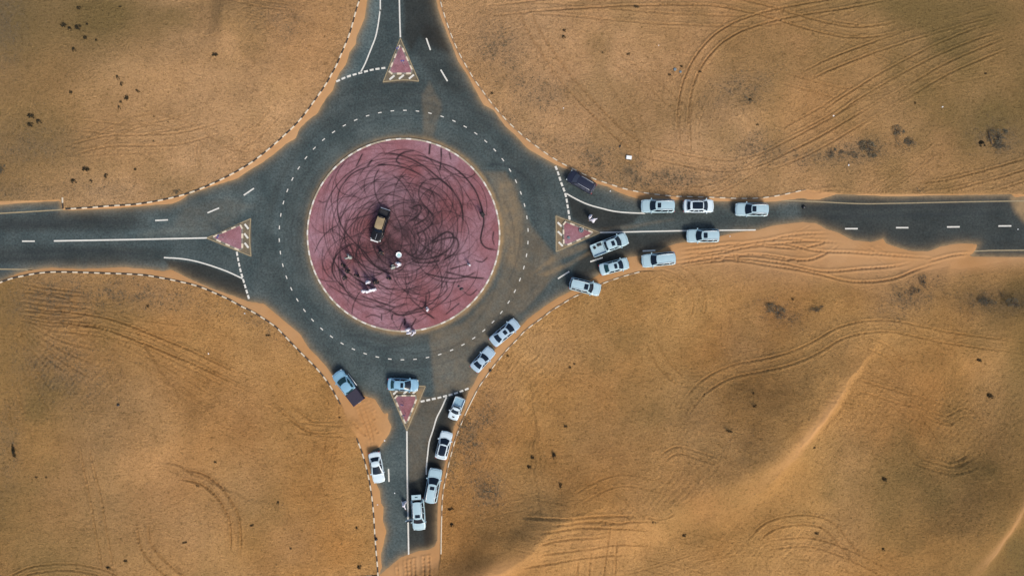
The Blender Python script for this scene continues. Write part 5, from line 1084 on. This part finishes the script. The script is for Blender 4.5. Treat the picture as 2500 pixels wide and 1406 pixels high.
sm = [(173,71,7,9,60,'dark tuft, upper left of the small cluster in the top left desert'), (189,82,7,5,-30,'dark tuft in the middle of the small cluster in the top left desert'), (208,78,9,7,0,'thin tuft on the right of the small cluster in the top left desert'), (229,69,4,4,0,'small tuft above the round dark one in the top left desert'), (228,104,6,6,0,'round dark tuft, darkest below the top left cluster'), (201,132,6,6,0,'broken tuft below the round dark one in the top left desert'), (206,29,6,5,0,'thin tuft near the top edge on the left'), (306,26,4,3,0,'speck-like tuft near the top edge'), (254,110,3,4,0,'faint brown tuft right of the round dark one'),
 (303,197,4,7,10,'top tuft of the crooked column of tufts in the left desert'), (310,212,4,6,-10,'second tuft down in the crooked column of tufts'), (320,243,6,9,-10,'largest tuft in the crooked column of tufts'), (306,254,4,5,0,'small tuft left under the largest of the crooked column'), (301,267,4,6,0,'lowest tuft of the crooked column of tufts'), (346,228,7,3,-40,'thin slanting tuft right of the crooked column'), (190,232,5,5,0,'lone dark tuft left of the crooked column'),
 (87,287,11,7,0,'top tuft of the blurred clump at far left'), (105,300,8,6,0,'right tuft of the blurred clump at far left'), (82,307,9,6,0,'bottom tuft of the blurred clump at far left'), (533,139,9,6,0,'dark tuft below the dune edge at top centre left'), (416,300,3,3,0,'dot-like tuft right of the crooked column'), (381,347,3,3,0,'dot-like tuft above the faint wheel tracks on the left'), (382,287,3,3,0,'dot-like tuft, left of another dot, under the crooked column'),
 (217,414,11,7,0,'upper dark tuft of the group above the left road'), (227,443,6,4,-30,'lower middle tuft of the group above the left road'), (184,443,8,6,0,'left tuft of the group above the left road'), (263,430,5,7,-20,'right tuft of the group above the left road'), (334,414,4,4,0,'pale tuft right of the group above the left road'),
 (1552,24,7,4,0,'double dark tuft near the top edge over the wheel tracks'), (1470,133,3,3,0,'dot tuft on the upper sand left of the centre'), (1533,135,6,3,25,'slanting thin tuft on the upper sand'), (1633,185,4,4,0,'tuft left of the pale stones'), (1661,167,4,4,0,'tuft above the pale stones'), (1376,95,5,5,0,'thin tuft right of the first wheel tracks'), (1377,80,5,4,0,'upper thin tuft right of the first wheel tracks'), (1705,181,4,3,0,'tuft right of the pale stones'),
 (2405,181,4,4,0,'dot tuft in the darkened sand at the upper right'), (1825,250,6,4,0,'dark tuft in the middle of the faint grey scrub patch'), (2234,252,3,4,0,'dot tuft left of the small white scrap'), (1201,228,4,4,0,'dark tuft just outside the north-east kerb'), (1843,309,5,3,0,'thin tuft below the faint grey scrub patch'), (2395,352,9,8,0,'brown tuft at the foot of the straight dark branch'),
 (1929,730,4,4,0,'dot tuft above the long grey shrub'), (2371,875,7,5,-20,'dark tuft below the long wheel tracks at right'), (2404,963,9,7,0,'dark smudged tuft near the right edge'), (1818,951,3,5,0,'upper tuft of the pair left of the bright dune crest'), (1816,978,5,4,20,'lower tuft of the pair left of the bright dune crest'), (1953,1073,4,4,0,'dot tuft right of the bright dune crest'), (2126,1152,6,6,0,'dark tuft in the middle of the lower right hollow'), (2127,1319,4,5,0,'dark tuft near the bottom right'), (1978,1288,6,4,0,'tuft inside the curved tracks at lower right'),
 (1300,1112,5,6,0,'upper left tuft of the group in the lower middle sand'), (1293,1136,6,5,0,'lower left tuft of the group in the lower middle sand'), (1353,1107,6,9,0,'right tuft of the group in the lower middle sand'), (1366,1174,4,7,0,'lone tuft below the group in the lower middle sand'), (1380,1036,5,4,0,'lone tuft above the group in the lower middle sand'), (1758,1037,9,3,-10,'flat dark tuft on the shaded slope'), (1587,1257,6,4,0,'dark tuft among the tracks at the bottom'), (1668,1302,6,5,0,'brown tuft below the shaded slope'), (1710,956,3,3,0,'dot tuft beside the long curved tracks'),
 (1102,1241,9,4,20,'dark brown tuft right of the bottom road, beside the kerb'), (1105,1280,6,5,0,'dark ring-like tuft right of the lowest SUV'), (363,747,4,4,0,'dot tuft under the south-west kerb at left'), (655,818,7,3,10,'thin dark twiggy tuft near the south-west kerb'), (532,1124,5,4,0,'faint tuft above the circular track'), (685,1222,4,5,-40,'small tuft right of the circular track'), (622,1276,6,3,20,'slanting tuft right of the circular track, lower'), (458,1318,7,3,15,'slanting tuft inside the circular track'), (317,1362,6,4,10,'faint tuft left of the circular track near the bottom'), (275,1379,7,4,0,'dark smudge tuft on the tracks near the bottom left'), (95,1162,4,3,0,'dot tuft in the lower left desert, left of two'), (119,1162,3,3,0,'dot tuft in the lower left desert, right of two'), (490,1181,5,4,0,'dark tuft on the inner line of the circular track'),
 (873,1287,4,6,0,'tuft left of the bottom road kerb'), (878,1382,6,6,0,'ring-like dark tuft near the bottom edge left of the kerb'), (716,1330,3,4,0,'dot tuft in the lower middle left sand'), (40,1100,5,18,8,'dark narrow tuft line at the far left'), (831,1019,4,3,0,'tuft near the end of the south-west kerb'), (1402,887,3,3,0,'dot tuft on the bright sand right of the silver sedan'), (1391,895,4,4,0,'faint tuft on the bright sand below the silver sedan'), (1240,868,4,4,0,'brown tuft just outside the south-east kerb beside the sedan')]
for i, (px, py, a, b, rz, lb) in enumerate(sm): shrub(px, py, a*1.05, b*1.05, rz, lb, False, i)
# ------------------------------------------------------------------ dry scrub: thousands of small tufts, one mass
fy = np.arange(iy0, iy0+int(98/0.155)); fx_ = np.arange(ix0, ix0+int(168/0.155))
prob = (scrub*1.0+0.045)*(INK > 0.25)*(SD > 0.4); prob = prob[fy[0]:fy[-1], fx_[0]:fx_[-1]]; pf = (prob/prob.sum()).ravel()
pick = rng.choice(pf.size, 15000, p=pf); pj, pi_ = np.divmod(pick, prob.shape[1]); n_ = len(pick)
bx = XS[pi_+fx_[0]]+rng.uniform(-.1, .1, n_); by = YS[pj+fy[0]]+rng.uniform(-.1, .1, n_); bz = Hs[pj+fy[0], pi_+fx_[0]]
vs = []; sz = rng.uniform(.05, .15, n_)*(0.7+0.8*scrub[pj+fy[0], pi_+fx_[0]])
nb = 4; V = np.zeros((n_, nb, 3, 3))
for k in range(nb):
    a = rng.uniform(0, 2*PI, n_); l = sz*rng.uniform(.7, 1.5, n_); ww = sz*.35
    V[:, k, 0] = np.stack([bx-np.sin(a)*ww, by+np.cos(a)*ww, bz-.02], -1); V[:, k, 1] = np.stack([bx+np.sin(a)*ww, by-np.cos(a)*ww, bz-.02], -1); V[:, k, 2] = np.stack([bx+np.cos(a)*l, by+np.sin(a)*l, bz+sz*.8], -1)
me = bpy.data.meshes.new('dry_scrub'); V = V.reshape(-1, 3); me.vertices.add(len(V)); me.vertices.foreach_set('co', V.astype(np.float32).ravel())
nt_ = len(V)//3; me.loops.add(len(V)); me.polygons.add(nt_); me.loops.foreach_set('vertex_index', np.arange(len(V), dtype=np.int32)); me.polygons.foreach_set('loop_start', np.arange(0, len(V), 3, dtype=np.int32)); me.update(calc_edges=True)
me.materials.append(M['straw']); tag(link('dry_scrub', me), 'thin dry scrub and grass tufts scattered over the sand', 'dry scrub', None, 'stuff')
